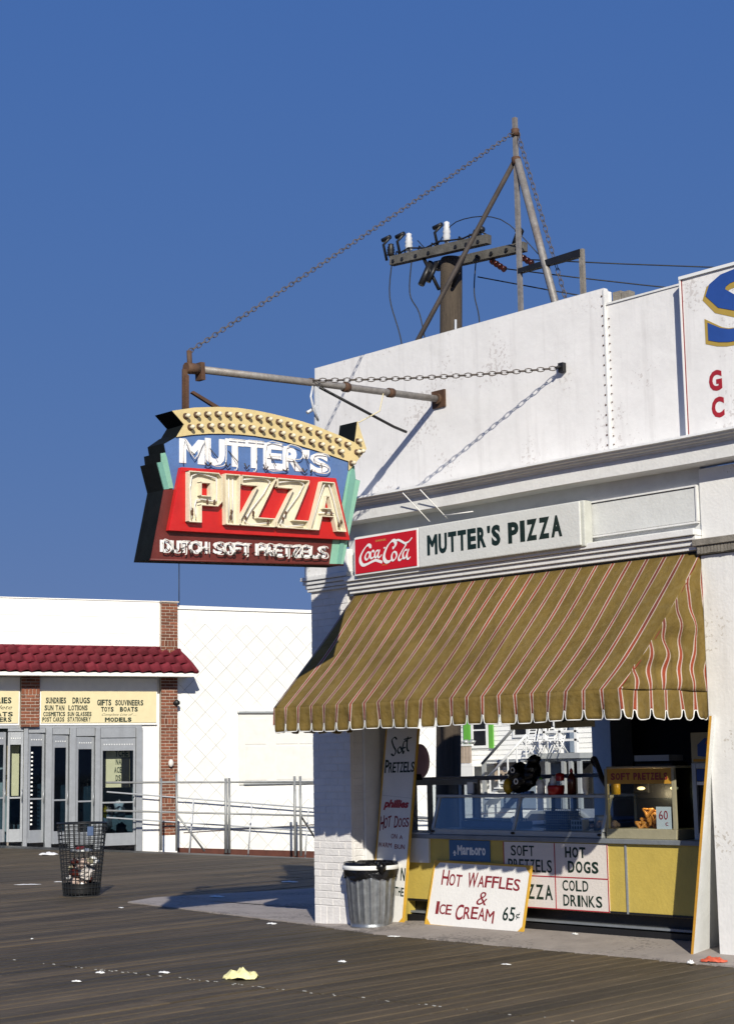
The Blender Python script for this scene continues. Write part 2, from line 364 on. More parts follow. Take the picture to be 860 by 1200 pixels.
_tc = {}
def textmesh(s, bold, shear):
    k = (s, bold, shear)
    if k not in _tc:
        cu = bpy.data.curves.new('t', 'FONT'); cu.body = s; cu.offset = bold; cu.shear = shear; cu.resolution_u = 3; cu.extrude = .01
        ob = bpy.data.objects.new('t', cu); col.objects.link(ob)
        dg = bpy.context.evaluated_depsgraph_get(); me = bpy.data.meshes.new_from_object(ob.evaluated_get(dg))
        _tc[k] = ([tuple(v.co) for v in me.vertices], [tuple(p.vertices) for p in me.polygons])
        bpy.data.objects.remove(ob); bpy.data.meshes.remove(me); bpy.data.curves.remove(cu)
    return _tc[k]
def text(mb, s, x0, x1, z0, z1, y=0, bold=.02, shear=0, th=.0015, tilt=0, zf=None):
    if bold > .0 and len(s) == 1 and s in 'MWNmw':
        e = min(.13, bold*3)*(x1-x0)
        for k in range(5): text(mb, s, x0+e*k/4, x1-e+e*k/4, z0, z1, y-.0002*k, 0, shear, th)
        return mb
    """lettering fitted to a box, facing -y, standing th proud of y"""
    v, f = textmesh(s, bold, shear)
    xs = [p[0] for p in v]; ys = [p[1] for p in v]; a, b, c, d = min(xs), max(xs), min(ys), max(ys)
    out = []
    for p in v:
        tx = (p[0]-a)/(b-a); x = x0+tx*(x1-x0); z = z0+(p[1]-c)/(d-c)*(z1-z0)+tilt*(x-x0)
        if zf: z += zf(x)
        out.append((x, y-th if p[2] > 0 else y+.0002, z))
    mb.add(out, f); return mb
def letters(mb, s, x0, x1, z0, z1, y, big=1.0, bold=.02, bounce=0., gap=.18, caps=(), **k):
    """letter by letter, with larger capitals where flagged"""
    ws = {'I': .45, "'": .35, ' ': .5, 'M': 1.25, 'W': 1.35, 'i': .4, 'l': .4, '.': .35, '1': .6}
    tot = sum(ws.get(c, 1)*(1.15 if i in caps else 1) for i, c in enumerate(s))+gap*(len(s)-1); u = (x1-x0)/tot; x = x0
    for i, c in enumerate(s):
        wd = ws.get(c, 1)*(1.15 if i in caps else 1)*u
        if c != ' ':
            h = (z1-z0)*(1.28 if i in caps else 1); zz = z0+random.uniform(-1, 1)*bounce-(.1*(h-(z1-z0)) if i in caps else 0)
            a, b = zz, zz+h
            if c == "'": a = zz+h*.65
            text(mb, c, x, x+wd, a, b, y, bold, **k)
        x += wd+gap*u

def empty(name, loc=(0,0,0), rz=0, rot=None, **p):
    o = bpy.data.objects.new(name, None); col.objects.link(o); o.location = loc
    o.rotation_euler = rot or (0, 0, rz); o.empty_display_size = .2
    for k, v in p.items(): o[k] = v
    return o
def thing(name, label, cat, loc=(0,0,0), rz=0, rot=None, group=None):
    o = empty(name, loc, rz, rot, label=label, category=cat)
    if group: o['group'] = group
    return o
def tag(o, label, cat, group=None):
    o['label'] = label; o['category'] = cat
    if group: o['group'] = group
    return o
def piece(name, me, mat_ignored, parent, loc, sc=(1,1,1), rot=(0,0,0)):
    o = bpy.data.objects.new(name, me); col.objects.link(o); o.parent = parent
    o.location = loc; o.scale = sc; o.rotation_euler = rot; return o
def unitbox(mat, ch=.04):
    """unit box x,y,z in 0..1 with a chamfered front (-y) face"""
    mb = MB(); c = ch
    a = [(0,1,0),(1,1,0),(1,1,1),(0,1,1)]; b = [(0,c*2,0),(1,c*2,0),(1,c*2,1),(0,c*2,1)]; e = [(c,0,c),(1-c,0,c),(1-c,0,1-c),(c,0,1-c)]
    mb.add(a+b+e, [(3,2,1,0)[::-1],(0,1,5,4),(1,2,6,5),(2,3,7,6),(3,0,4,7),(4,5,9,8),(5,6,10,9),(6,7,11,10),(7,4,8,11),(8,9,10,11)])
    me = bpy.data.meshes.new('block'); me.from_pydata(mb.v, [], mb.f); me.materials.append(M[mat]); me.validate(); me.update(); return me

def dip(y): return -.078*min(max(y-9.2, 0), 11.5)

# ============================================================ GROUND
def ground_sheet(name, mat, xs, ys, zoff, parent=None, kind='structure'):
    mb = MB(); vs = [(x, y, dip(y)+zoff) for y in ys for x in xs]; n = len(xs)
    mb.add(vs, [(j*n+i, j*n+i+1, (j+1)*n+i+1, (j+1)*n+i) for j in range(len(ys)-1) for i in range(n-1)])
    return mb.build(name, mat, parent, kind=kind)
ground_sheet('ground', 'road', [-1500, -60, -22, 0, 20, 60, 1500], [-600, -60, -10, 9.2, 20.7, 60, 1800], -.09)

# concrete sidewalk: wedge beside the store and a slightly rising apron in front of it
mb = MB()
edge = [(-4.117,.478), (-2.0,.19), (.145,-.128), (1.3,-.367), (2.95,-.387), (4.17,-.40), (6.5,-.43), (9,-.45)]
far = [(-4.40,1.09), (-3.0,1.2), (.145,1.2), (1.3,.6), (2.95,.6), (4.17,.6), (6.5,.6), (9,.6)]
vs = []
for i, ((x0, y0), (x1, y1)) in enumerate(zip(edge, far)):
    rise = 0 if x0 < .5 else .06
    vs += [(x0, y0, .014), (x0+(x1-x0)*.75, y0+(y1-y0)*.75, .016+rise), (x1, y1, .016+rise), (x0, y0, -.06)]
for i in range(len(edge)-1):
    a, b = 4*i, 4*i+4
    mb.add([], []); mb.f += [(a, b, b+1, a+1), (a+1, b+1, b+2, a+2), (a+3, b+3, b, a)]; mb.smooth += [False]*3
mb.v = vs
o = len(mb.v); ys = [1.2, 3.4, 6, 9.2, 14, 20.7, 60]; xl = [-4.36, -3.88, -3.7, -3.6, -3.6, -3.6, -3.6]
mb.v += [(-4.40,1.09,.016),(.145,1.2,.016),(9,1.2,.016)]
for y, x in list(zip(ys, xl))[1:]: mb.v += [(x, y, dip(y)+.016), (.145, y, dip(y)+.016), (9, y, dip(y)+.016)]
for j in range(len(ys)-1):
    for i in range(2): a = o+3*j+i; mb.f.append((a, a+1, a+4, a+3)); mb.smooth.append(False)
mb.add([(-4.40,1.09,.0155),(-3.0,1.2,.0155),(-4.2,1.25,.0155)], [(0,1,2)])
mb.build('sidewalk', 'concrete', kind='structure')

# boardwalk: planks as parts, nearest 300 single, the rest joined
bw = ground_sheet('boardwalk', 'black', [-60, -22, -4.2, 6, 20], [-30, -10, 9.2, 20.7], -.055)
ax = Vector((math.cos(R(PA)), math.sin(R(PA)), 0)); bx = Vector((ax.y, -ax.x, 0))
PB = -math.pi/2+R(PA)-0   # unused helper angle
um = MB()
a = [(0,0,-1),(1,0,-1),(1,1,-1),(0,1,-1)]; c = .05
um.add(a+[(0,0,-.15),(1,0,-.15),(1,1,-.15),(0,1,-.15),(c,0,0),(1-c,0,0),(1-c,1,0),(c,1,0)],
       [(0,1,5,4),(1,2,6,5),(2,3,7,6),(3,0,4,7),(4,5,9,8),(5,6,10,9),(6,7,11,10),(7,4,8,11),(8,9,10,11)])
ume = bpy.data.meshes.new('plank_mesh'); ume.from_pydata(um.v, [], um.f); ume.materials.append(M['plank']); ume.update()
cuts = [-13.9, -8.8, -3.93, .98, 5.3, 9.2]   # joint positions along the run
planks = []
for i in range(-320, 84):
    q = i*PW    # coordinate across
    for j in range(len(cuts)-1):
        c0, c1 = cuts[j]+.006, cuts[j+1]-.006
        mid = bx*q+ax*((c0+c1)/2)
        if mid.x > 9 or mid.x < -40: continue
        if mid.x > -4.0:
            if c0 > .2: continue
            if c1 > .3 and mid.x > 0: c1 = .1
        d = (mid-Vector((CAM.x, CAM.y, 0))).length
        v = mid-Vector((CAM.x, CAM.y, 0)); ang = math.degrees(math.atan2(v.y, v.x))
        vis = 120 < ang < 153 and d > 5
        planks.append((0 if vis else 1, d, q, c0, c1))
planks.sort()
rest = MB()
for k, (vis, d, q, c0, c1) in enumerate(planks):
    dz = random.uniform(-.003, .003); wd = PW*random.uniform(.85, .91)
    p = bx*(q+.005)+ax*c0
    if k < 298:
        piece('plank', ume, None, bw, (p.x, p.y, dz), (wd, c1-c0, .04), (0, random.uniform(-.006, .006), R(PA-90)))
    else:
        mtx = Matrix.Translation((p.x, p.y, dz)) @ Matrix.Rotation(R(PA-90), 4, 'Z') @ Matrix.Diagonal((wd, c1-c0, .04, 1))
        rest.add([mtx @ Vector(v) for v in um.v], um.f)
for i in range(-230, 0):      # ramp planks lie across the slope beyond the building corner
    q = i*PW
    p0 = bx*q+ax*9.21
    if p0.x > -4.3 or p0.x < -30: continue
    sl_ = math.atan(.078)
    mtx = Matrix.Translation((p0.x, p0.y, 0)) @ Matrix.Rotation(R(PA-90), 4, 'Z') @ Matrix.Rotation(-sl_, 4, 'X') @ Matrix.Diagonal((PW*.93, 11.6, .04, 1))
    rest.add([mtx @ Vector(v) for v in um.v], um.f)
rest.build('plank', 'plank', bw, kind='stuff')
# worn grit caught in the joint between the runs of planks
g = MB()
for k in range(120):
    q = random.uniform(-9, 9)
    if random.random() < .45: q = random.gauss(random.choice([-3, 1.5, 3.2]), .7)
    p = bx*q+ax*(-3.93+random.uniform(-.03, .03)); r = random.uniform(.002, .0085)
    g.box(p.x-r*1.6, p.x+r*1.6, p.y-r*.6, p.y+r*.6, .0, .004+r*.2)
tag(g.build('joint_grit', 'gapgrey', kind='stuff'), 'pale grit and nail heads caught along the plank joint in the foreground', 'grit')

# ============================================================ STORE BUILDING
st = thing('store_building', 'white corner pizza stand building with tall blank parapet and open serving front', 'building')
# --- left pilaster, white painted brick
pil = MB().box(.003,.599,.0045,.397,-.02,3.56).build('pilaster', 'pmortar', st)
ub = unitbox('pbrick', .035)
row = 0; z = 0.0
while z < 3.50:
    h = .068
    x = 0.0
    if row % 2 == 0: cutsx = [0,.2,.4,.6]
    else: cutsx = [0,.1,.3,.5,.6]
    if z < .2: cutsx = [0,.1,.2,.3,.4,.5,.6]; h = .20
    for a_, b_ in zip(cutsx[:-1], cutsx[1:]):
        piece('brick', ub, None, pil, (a_+.002, random.uniform(-.0025,.001), z+.003), (b_-a_-.004, .03, h-.004))
    for a_, b_ in ((.03,.2),(.2,.4)) if row % 2 else ((.03,.3),(.3,.4)):   # bricks on the return face toward the opening
        o = piece('brick', ub, None, pil, (.604, a_+.003, z+.003), (b_-a_-.006, .03, h-.005), (0, 0, R(90)))
    z += h+.006; row += 1
# capital: stacked mouldings and a block
cp = MB()
cp.box(-.05,.655,-.05,.42,3.90-.18,3.965).build('capital_block', 'white', st, bevel=.008)
for (e, z0, z1) in ((.075,3.672,3.716),(.055,3.630,3.668),(.035,3.585,3.627),(.02,3.552,3.582)):
    MB().box(-e-.01,.60+e,-e-.01,.41+e,z0,z1).build('capital_moulding', 'trim', st, bevel=.006)
# --- jamb, lintel on the street side, interior shell
MB().box(.30,.585,.405,1.0,0,3.2).build('side_jamb', 'white', st, bevel=.005)
MB().box(.603,.635,.17,.404,.0,3.44).build('jamb_trim', 'trim', st, bevel=.008)
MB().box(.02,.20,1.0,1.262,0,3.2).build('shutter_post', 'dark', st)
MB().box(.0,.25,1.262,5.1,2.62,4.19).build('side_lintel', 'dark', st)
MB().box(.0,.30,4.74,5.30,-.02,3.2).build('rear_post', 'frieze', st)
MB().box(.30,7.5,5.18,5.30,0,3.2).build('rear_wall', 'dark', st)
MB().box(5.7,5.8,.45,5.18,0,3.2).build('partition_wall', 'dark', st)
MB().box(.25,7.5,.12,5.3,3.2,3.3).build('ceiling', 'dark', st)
MB().box(.0,7.5,.35,9,4.1,4.22).build('roof', 'rust', st)
# the front beam
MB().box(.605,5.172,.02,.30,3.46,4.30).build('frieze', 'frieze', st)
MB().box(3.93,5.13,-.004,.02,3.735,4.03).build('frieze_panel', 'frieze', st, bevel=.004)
for x0,x1,z0,z1 in ((3.90,5.15,4.04,4.055),(3.90,5.15,3.715,3.73),(3.90,3.915,3.732,4.038),(5.14,5.155,3.732,4.038)):
    MB().box(x0,x1,-.018,.018,z0,z1).build('frieze_panel_bead', 'trim', st)
for (e, z0, z1) in ((.115,3.60,3.655),(.085,3.560,3.597),(.06,3.515,3.557),(.035,3.475,3.512)):
    MB().box(.66,5.172,-e,.018,z0,z1).build('ledge_moulding', 'trim', st, bevel=.006)
# cornice
prof = [(0.06,4.492),(-.02,4.490),(-.29,4.450),(-.295,4.428),(-.262,4.424),(-.258,4.408),(-.225,4.404),(-.222,4.388),(-.19,4.384),(-.186,4.366),(-.168,4.362),(-.165,4.348),(-.175,4.344),(-.172,4.222),(-.15,4.216),(.06,4.214)]
mb = MB(); X0, X1 = .06, 9.0; n = len(prof)
nx = 40; xs = [X0+(X1-X0)*i/nx for i in range(nx+1)]
for x in xs: mb.v += [(x, p[0], p[1]+.004*math.sin(x*2.1)) for p in prof]
for i in range(nx):
    for k in range(n-1): mb.f.append((i*n+k, i*n+k+1, (i+1)*n+k+1, (i+1)*n+k)); mb.smooth.append(False)
mb.f.append(tuple(range(n))); mb.smooth.append(False)
mb.build('cornice', 'trim', st)
# parapet sheets
par = MB().box(4.216,9.0,.040,.13,4.22,5.885).build('parapet_backing', 'parapet', st); MB().box(.112,4.194,.012,.13,4.22,6.046).build('parapet_backing', 'parapet', st)
def sheet(x0, x1, z0, z1, y, nm='parapet_sheet', mat='parapet'):
    """a sheet of painted metal with a slight buckle"""
    mb = MB(); nx, nz = 14, 8; th = .02
    f = lambda x, z: y+.0025*math.sin(x*3.1+z*1.7)*math.sin(z*2.3+x)
    g_ = [(x0+(x1-x0)*i/nx, z0+(z1-z0)*j/nz) for j in range(nz+1) for i in range(nx+1)]
    mb.add([(x, f(x, z), z) for x, z in g_], [(j*(nx+1)+i, j*(nx+1)+i+1, (j+1)*(nx+1)+i+1, (j+1)*(nx+1)+i) for j in range(nz) for i in range(nx)], True)
    o = mb.build(nm, mat, st); return o
sheet(.11, 4.195, 4.50, 6.052, .0)
sheet(4.215, 5.11, 4.495, 5.892, .022); sheet(5.11, 9.0, 4.495, 5.892, .02)
MB().box(.10,4.20,.008,.065,6.05,6.062).build('parapet_cap', 'trim', st)
MB().box(4.20,5.12,.012,.08,5.894,5.912).build('parapet_cap', 'trim', st)
MB().box(4.205,4.30,.134,.20,5.4,6.04).build('parapet_stud', 'woodgrey', st)
MB().box(4.31,4.40,.134,.22,5.4,6.02).build('parapet_stud', 'woodgrey', st)
MB().box(4.196,4.213,-.006,.06,4.50,6.045).build('parapet_seam', 'trim', st)
mb = MB()
for k in range(16): mb.cyl((4.18, -.006, 4.56+k*.095), (4.18, .01, 4.56+k*.095), .008, n=6)
for k in range(16): mb.cyl((4.24, .012, 4.56+k*.08), (4.24, .03, 4.56+k*.08), .006, n=6)
mb.build('sheet_nails', 'rust', st, kind='stuff')
mb = MB(); mb.box(.11,1.25,-.012,-.004,4.50,4.515); mb.box(1.1,3.0,-.02,-.01,4.498,4.506); mb.build('parapet_base_gap', 'black', st)
# right pilaster
MB().box(5.175,9.0,.0,.40,4.0-.52,4.19).build('pier_head', 'white', st, bevel=.006)
MB().box(5.18,5.62,-.035,.40,-.02,3.42).build('right_pier', 'white', st, bevel=.008)
MB().box(5.62,9.0,.03,.40,-.02,3.42).build('side_panel', 'white', st)
mb = MB(); mb.box(5.14,9.0,-.10,-.001,3.50,3.56); mb.box(5.16,9.0,-.07,-.001,3.425,3.50)
mb.build('worn_pier_moulding', 'woodgrey', st, bevel=.006)
mb = MB()
for k in range(40):
    x = 5.18+k*.035; mb.box(x, x+.028, -.082, -.071, 3.425+random.uniform(0,.01), 3.50)
mb.build('bare_lath', 'woodgrey', st, kind='stuff')

# ============================================================ AWNING
aw = thing('awning', 'olive canvas awning with red and white stripes and scalloped valance over the counter', 'awning')
XA0, XA1, YF, ZT, ZF = .775, 5.155, -1.2, 3.462, 2.245
NP = 23; PI_ = (XA1-XA0)/NP
nx, nz = NP*4, 26
mb = MB()
for j in range(nz+1):
    t = j/nz
    for i in range(nx+1):
        s_ = i/nx; xt = .70+(5.172-.70)*s_; xb = XA0+(XA1-XA0)*s_; x = xt+(xb-xt)*t
        y = YF*t; z = ZT+(ZF-ZT)*t
        sag = -.045*math.sin(math.pi*t)*(1+.5*math.sin(s_*9))
        k = .017*math.sin(s_*41+t*3)*math.sin(math.pi*t)+.012*math.sin(s_*17-t*5)*math.sin(math.pi*min(1,t*1.1))
        edge_ = .05*math.exp(-((1-s_)*16)**2)*math.sin(t*math.pi)
        n_ = (sag+k-edge_)
        mb.uv[len(mb.v)] = (s_*NP, t)
        mb.v.append((x, y-n_*.3*-1, z+n_))
for j in range(nz):
    for i in range(nx): a_ = j*(nx+1)+i; mb.f.append((a_, a_+nx+1, a_+nx+2, a_+1)); mb.smooth.append(True)
mb.build('canopy', 'canvas', aw, solid=.004)

def scallop(t):
    d = min(t, 1-t)
    if d < .08: return .074+(0.004)*(1-d/.08)
    if d < .22: return .034*((.22-d)/.14)**2.2
    return 0
def valance(p0, p1, npitch, name, phase=0, seed=0, zt=ZF, zb=2.0):
    """hanging scalloped strip from p0 to p1 (xy points)"""
    rnd = random.Random(seed); per = 20; N = npitch*per; rows = 7; mb = MB(); edge_pts = []
    d = Vector((p1[0]-p0[0], p1[1]-p0[1], 0)); L = d.length; d /= L; nrm = Vector((d.y, -d.x, 0))
    sw = [rnd.uniform(-.012, .018) for _ in range(npitch+2)]
    for j in range(rows+1):
        t = j/rows
        for i in range(N+1):
            s_ = i/N; u = s_*npitch+phase; fr_ = u-math.floor(u); ii = int(min(s_*npitch, npitch-1))
            b = zb+scallop(fr_)+.006*math.sin(s_*23)
            z = zt-.018*math.sin(s_*7)*0-(zt-b)*t
            out = t*(.012*math.sin(fr_*math.pi*2)+sw[ii]*math.sin(fr_*math.pi))+.014*math.sin(s_*31)*t
            sx_ = .012*math.sin(s_*19+1)*t
            p = Vector((p0[0], p0[1], 0))+d*(L*s_+sx_)+nrm*out
            mb.uv[len(mb.v)] = (u, t); mb.v.append((p.x, p.y, z))
            if j == rows: edge_pts.append((p.x, p.y, z))
    for j in range(rows):
        for i in range(N): a_ = j*(N+1)+i; mb.f.append((a_, a_+N+1, a_+N+2, a_+1)); mb.smooth.append(True)
    v = mb.build(name, 'canvas', aw, solid=.004)
    pm = MB(); pm.tube(edge_pts, .0052, 5); pm.build('piping', 'boxw', v)
valance((XA0, YF), (XA1, YF), NP, 'valance', seed=3)
valance((XA1, YF), (5.172, -.0), 6, 'valance', phase=0, seed=5)
valance((.70, -.0), (XA0, YF), 6, 'valance', seed=6)
# end panels (triangular, puckered)
for side, (xa, xb), nm in ((1, (5.172, XA1), 'end_panel'), (-1, (.70, XA0), 'end_panel')):
    mb = MB(); nu, nv = 48, 26
    for j in range(nv+1):
        t = j/nv
        for i in range(nu+1):
            s_ = i/nu; y = YF*(1-s_)   # front to wall
            top = ZF+(ZT-ZF)*s_ -.03*math.sin(math.pi*s_); z = ZF-.003+(top-ZF)*t
            pk = .020*math.sin(s_*38+t*2)*math.sin(math.pi*min(1, t*1.2))+.016*math.sin(t*15*s_+s_*9)+.012*math.sin((t*s_)*30)
            x = xb+(xa-xb)*s_+pk*(1 if side > 0 else -.4)*(.25+s_*(1-s_)*3)
            mb.uv[len(mb.v)] = (s_*6+.18*math.sin(t*9*s_+1)*s_, t); mb.v.append((x+.004*side, y, z))
    for j in range(nv):
        for i in range(nu): a_ = j*(nu+1)+i; mb.f.append((a_, a_+1, a_+nu+2, a_+nu+1)); mb.smooth.append(True)
    mb.build(nm, 'canvas', aw, solid=.004)
mb = MB(); mb.tube([(.72,-.02,ZF+.0),(XA0+.01,YF+.02,ZF-.02),(XA1-.01,YF+.02,ZF-.02),(5.16,-.02,ZF)], .013, 6)
mb.build('front_bar', 'steel', aw)
MB().box(.70,5.165,-.012,-.002,ZT-.03,ZT+.004).build('head_rail', 'dark', aw)

# ============================================================ SIGNS ON THE FACADE
sb = thing('lightbox_sign', 'long white light box sign with red soda panel hung above the awning', 'sign', (0,0,0))
MB().box(.865,3.985,-.135,-.02,3.625,4.058).build('cabinet', 'boxg', sb, bevel=.012)
p = MB().box(.872,1.828,-.152,-.137,3.640,4.046).build('red_panel_frame', 'boxw', sb, bevel=.006)
rp = MB().box(.893,1.808,-.158,-.1525,3.660,4.027).build('red_panel', 'coke', sb)
MB().box(1.842,3.950,-.16,-.137,3.636,4.050).build('white_panel', 'panelw', sb, bevel=.010)
lm = MB(); letters(lm, "MUTTER'S", 1.965, 2.96, 3.745, 3.950, -.160, bold=.05, gap=.14)
letters(lm, "PIZZA", 3.06, 3.735, 3.745, 3.950, -.160, bold=.05, gap=.14)
lm.build('lettering', 'ink2', sb)
def cq(pt):
    x, y = pt; u = (x-57)/712; top = 190-.155*(x-55); bot = 625-.15*(x-70)
    return (.895+.912*u, 3.661+.365*(bot-y)/(bot-top))
ck = MB()
K = 0
for stroke, w0, w1 in (
    ([(238,300),(236,268),(205,262),(160,320),(122,400),(118,465),(142,508),(180,510),(225,485)], .012, .030),
    ([(150,515),(200,500),(255,470),(300,452),(335,462),(378,478)], .020, .012),
    ([(222,345),(196,362),(176,412),(190,444),(215,425),(232,375),(222,345)], .010, .018),
    ([(285,348),(268,332),(246,360),(240,410),(255,428),(285,405)], .010, .018),
    ([(335,330),(312,335),(293,375),(297,415),(318,405),(342,345)], .010, .018),
    ([(352,318),(332,380),(334,415),(352,412),(374,380)], .010, .016),
    ([(398,302),(416,292)], .016, .004),
    ([(500,300),(520,292),(538,250),(528,212),(495,214),(445,275),(408,365),(402,430),(425,470),(462,468),(495,435)], .012, .034),
    ([(535,345),(506,358),(490,410),(500,455),(528,440),(548,390),(535,345)], .010, .018),
    ([(640,240),(655,262),(610,340),(575,410),(572,446),(590,450),(612,428)], .010, .020),
    ([(532,212),(570,200),(612,222),(645,240),(690,222),(728,172)], .012, .014),
    ([(668,325),(645,330),(622,375),(625,425),(648,420),(676,350)], .010, .018),
    ([(690,312),(668,380),(668,430),(685,436),(706,410)], .010, .016)):
    ck.ribbon([cq(q) for q in stroke], -.1588-K*.0004, w0, w1, nib=.6); K += 1
ck.build('script_lettering', 'boxw', sb)
dm = MB(); text(dm, 'DRINK', 1.21, 1.37, 3.968, 3.988, -.158, .01, th=.0008); text(dm, 'TRADE MARK', 1.30, 1.38, 3.712, 3.720, -.158, .0, th=.0008); dm.build('small_lettering', 'gold', sb)
mb = MB(); 
for x in (1.95, 2.20): mb.tube([(x,-.10,4.10),(x-.18,-.30,4.40)], .006, 5)
mb.tube([(2.55,-.10,4.13),(2.18,-.14,4.13)], .006, 5)
mb.build('hanger_wires', 'white', sb)

# S sign on the parapet
ss = thing('parapet_sign', 'white parapet sign panel with big blue gold edged letter at the right edge', 'sign')
MB().box(5.140,8.2,-.075,.015,4.490,5.905).build('panel', 'parapet', ss)
mb = MB(); mb.box(5.125,5.139,-.09,.015,4.488,5.91); mb.build('side_strip', 'boxw', ss)
MB().box(5.125,8.2,-.095,.02,5.907,5.935).build('cap_strip', 'boxw', ss)
mb = MB(); letters(mb, 'S', 5.36, 6.02, 5.20, 5.87, -.076, bold=.05); mb.build('letter_outline', 'gold', ss)
mb = MB(); letters(mb, 'S', 5.395, 6.05, 5.235, 5.88, -.080, bold=.02); mb.build('letter_face', 'blue', ss)
mb = MB(); letters(mb, 'G', 5.385, 5.52, 4.835, 5.02, -.076, bold=.045); letters(mb, 'C', 5.40, 5.53, 4.595, 4.78, -.076, bold=.045); mb.build('red_lettering', 'red', ss)
MB().box(5.141,5.150,-.079,-.0755,4.5,5.9).build('rust_line', 'bred', ss)

# ============================================================ NEON SIGN
YAW = R(90); TILT = math.atan(.17/3.25)
ns = thing('neon_sign', 'old neon pizza sign with yellow arrow, blue, red and maroon panels hanging from a pole', 'sign', (2.04,-2.6,0), YAW)
T2 = .165
tail,notch,tb = (-1.019,4.92),(-.899,4.802),(-.974,4.678)
topc = [(-1.019,4.92),(-.794,4.972),(-.551,5.002),(-.35,5.012),(-.179,5.006),(0,4.990),(.17,4.968),(.33,4.945),(.461,4.918),(.61,4.878),(.755,4.838),(.915,4.785)]
botc = [(.845,4.592),(.74,4.615),(.62,4.643),(.46,4.676),(.296,4.706),(.13,4.732),(-.023,4.748),(-.18,4.758),(-.336,4.758),(-.5,4.750),(-.643,4.738),(-.82,4.712),(-.974,4.678)]
arrow = topc+[(.949,5.0),(1.045,4.733),(.90,4.560),(.843,4.504)]+botc+[notch]
body = [(-.974,4.70)]+[(x, z+.03) for x, z in botc[::-1]][1:]+[(.90,4.58),(.918,4.43),(.978,4.416),(.774,3.572),(-1.224,3.530),(-1.094,4.178),(-1.165,4.429),(-1.118,4.440),(-1.128,4.521),(-1.078,4.532),(-1.092,4.612)]
dpt = 1.0
MB().prism(body, -T2+.012, T2).build('cabinet', 'signk', ns)
MB().prism(arrow, -T2-.002, T2+.004).build('arrow_body', 'signk', ns)
arr_in = arrow
MB().prism(arr_in, -T2-.012, -T2-.004).build('arrow_face', 'signy', ns)
blue = [(-1.087,4.605)]+[(x, z-.002) for x, z in botc[::-1][0:]][0:]+[(.90,4.20),(.743,3.90),(-.98,3.90),(-1.00,4.20)]
blue = [(-1.087,4.605),(-.974,4.676)]+[(x, z-.004) for x, z in botc[::-1]][1:]+[(.845,4.50),(.735,4.05),(.70,3.83),(-.98,3.85),(-1.005,4.20)]
MB().prism(blue, -T2+.004, -T2+.010).build('blue_panel', 'signb', ns)
MB().prism([(-1.078,4.525),(-1.06,4.48),(-.995,4.20),(-1.045,4.195),(-1.118,4.44),(-1.122,4.515)], -T2+.000, -T2+.009).build('teal_panel', 'signt', ns)
MB().prism([(-1.112,4.436),(-1.042,4.19),(-1.090,4.182),(-1.160,4.425)], -T2-.004, -T2+.0095).build('teal_panel', 'signt2', ns)
MB().prism([(.847,4.50),(.905,4.565),(.918,4.425),(.978,4.412),(.774,3.580),(.621,3.578),(.667,3.83),(.74,4.02)], -T2+.001, -T2+.0105).build('teal_panel', 'signt', ns)
MB().prism([(.905,4.555),(.917,4.43),(.738,3.582),(.700,3.581),(.86,4.46)], -T2-.012, -T2+.0005).build('teal_fin', 'signt2', ns)
MB().prism([(-1.092,4.180),(-1.0,4.19),(.667,3.86),(.620,3.580),(-1.218,3.538)], -T2-.002, -T2+.006).build('maroon_panel', 'signm', ns)
MB().prism([(-.955,4.392),(.668,4.408),(.812,3.812),(-1.078,3.798)], -T2-.055, -T2-.003).build('red_panel', 'signr', ns, bevel=.006)
mb = MB(); mb.tube([(-1.224,-T2+.002,3.532),(.774,-T2+.002,3.574)], .010, 6); mb.build('bottom_edge', 'signm', ns)
# bulbs on the arrow
def curve(c, x):
    c = sorted(c)
    for a_, b_ in zip(c[:-1], c[1:]):
        if a_[0] <= x <= b_[0]: return a_[1]+(b_[1]-a_[1])*(x-a_[0])/(b_[0]-a_[0])
    return c[0][1] if x < c[0][0] else c[-1][1]
bs = MB(); bs.lathe([(.0,.0),(.020,.0),(.024,.006),(.024,.014),(.030,.016)], n=12)
sock = bpy.data.meshes.new('socket_mesh'); q = MB(); q.lathe([(.030,0),(.026,-.012),(.018,-.016),(.018,-.002),(0,-.002)], n=12)
q.v = [(x, z, y) for x, y, z in q.v]; sock.from_pydata(q.v, [], q.f); sock.materials.append(M['rust']); sock.update()
q = MB(); q.lathe([(.012,-.004),(.014,-.02),(.021,-.038),(.018,-.052),(.008,-.060),(0,-.062)], n=10)
q.v = [(x, z, y) for x, y, z in q.v]; bul = bpy.data.meshes.new('bulb_mesh'); bul.from_pydata(q.v, [], q.f); bul.materials.append(M['trough']); bul.polygons.foreach_set('use_smooth', [True]*len(q.f)); bul.update()
spots = []
for k in range(17):
    x = -.885+k*.1065; h0, h1 = curve(topc, x), curve(botc, x); spots.append((x, h1+(h0-h1)*.72)); x2 = x+.03 if k else x+.045
    h0, h1 = curve(topc, x2), curve(botc, x2); spots.append((x2, h1+(h0-h1)*.28))
spots += [(.945,4.80),(.93,4.69),(.975,4.70),(.87,4.575)]
for (x, z) in spots:
    if (x, z) == spots[33]: continue
    s_ = piece('bulb_socket', sock, None, ns, (x, -T2-.013, z)); piece('bulb', bul, None, s_, (0, 0, 0))
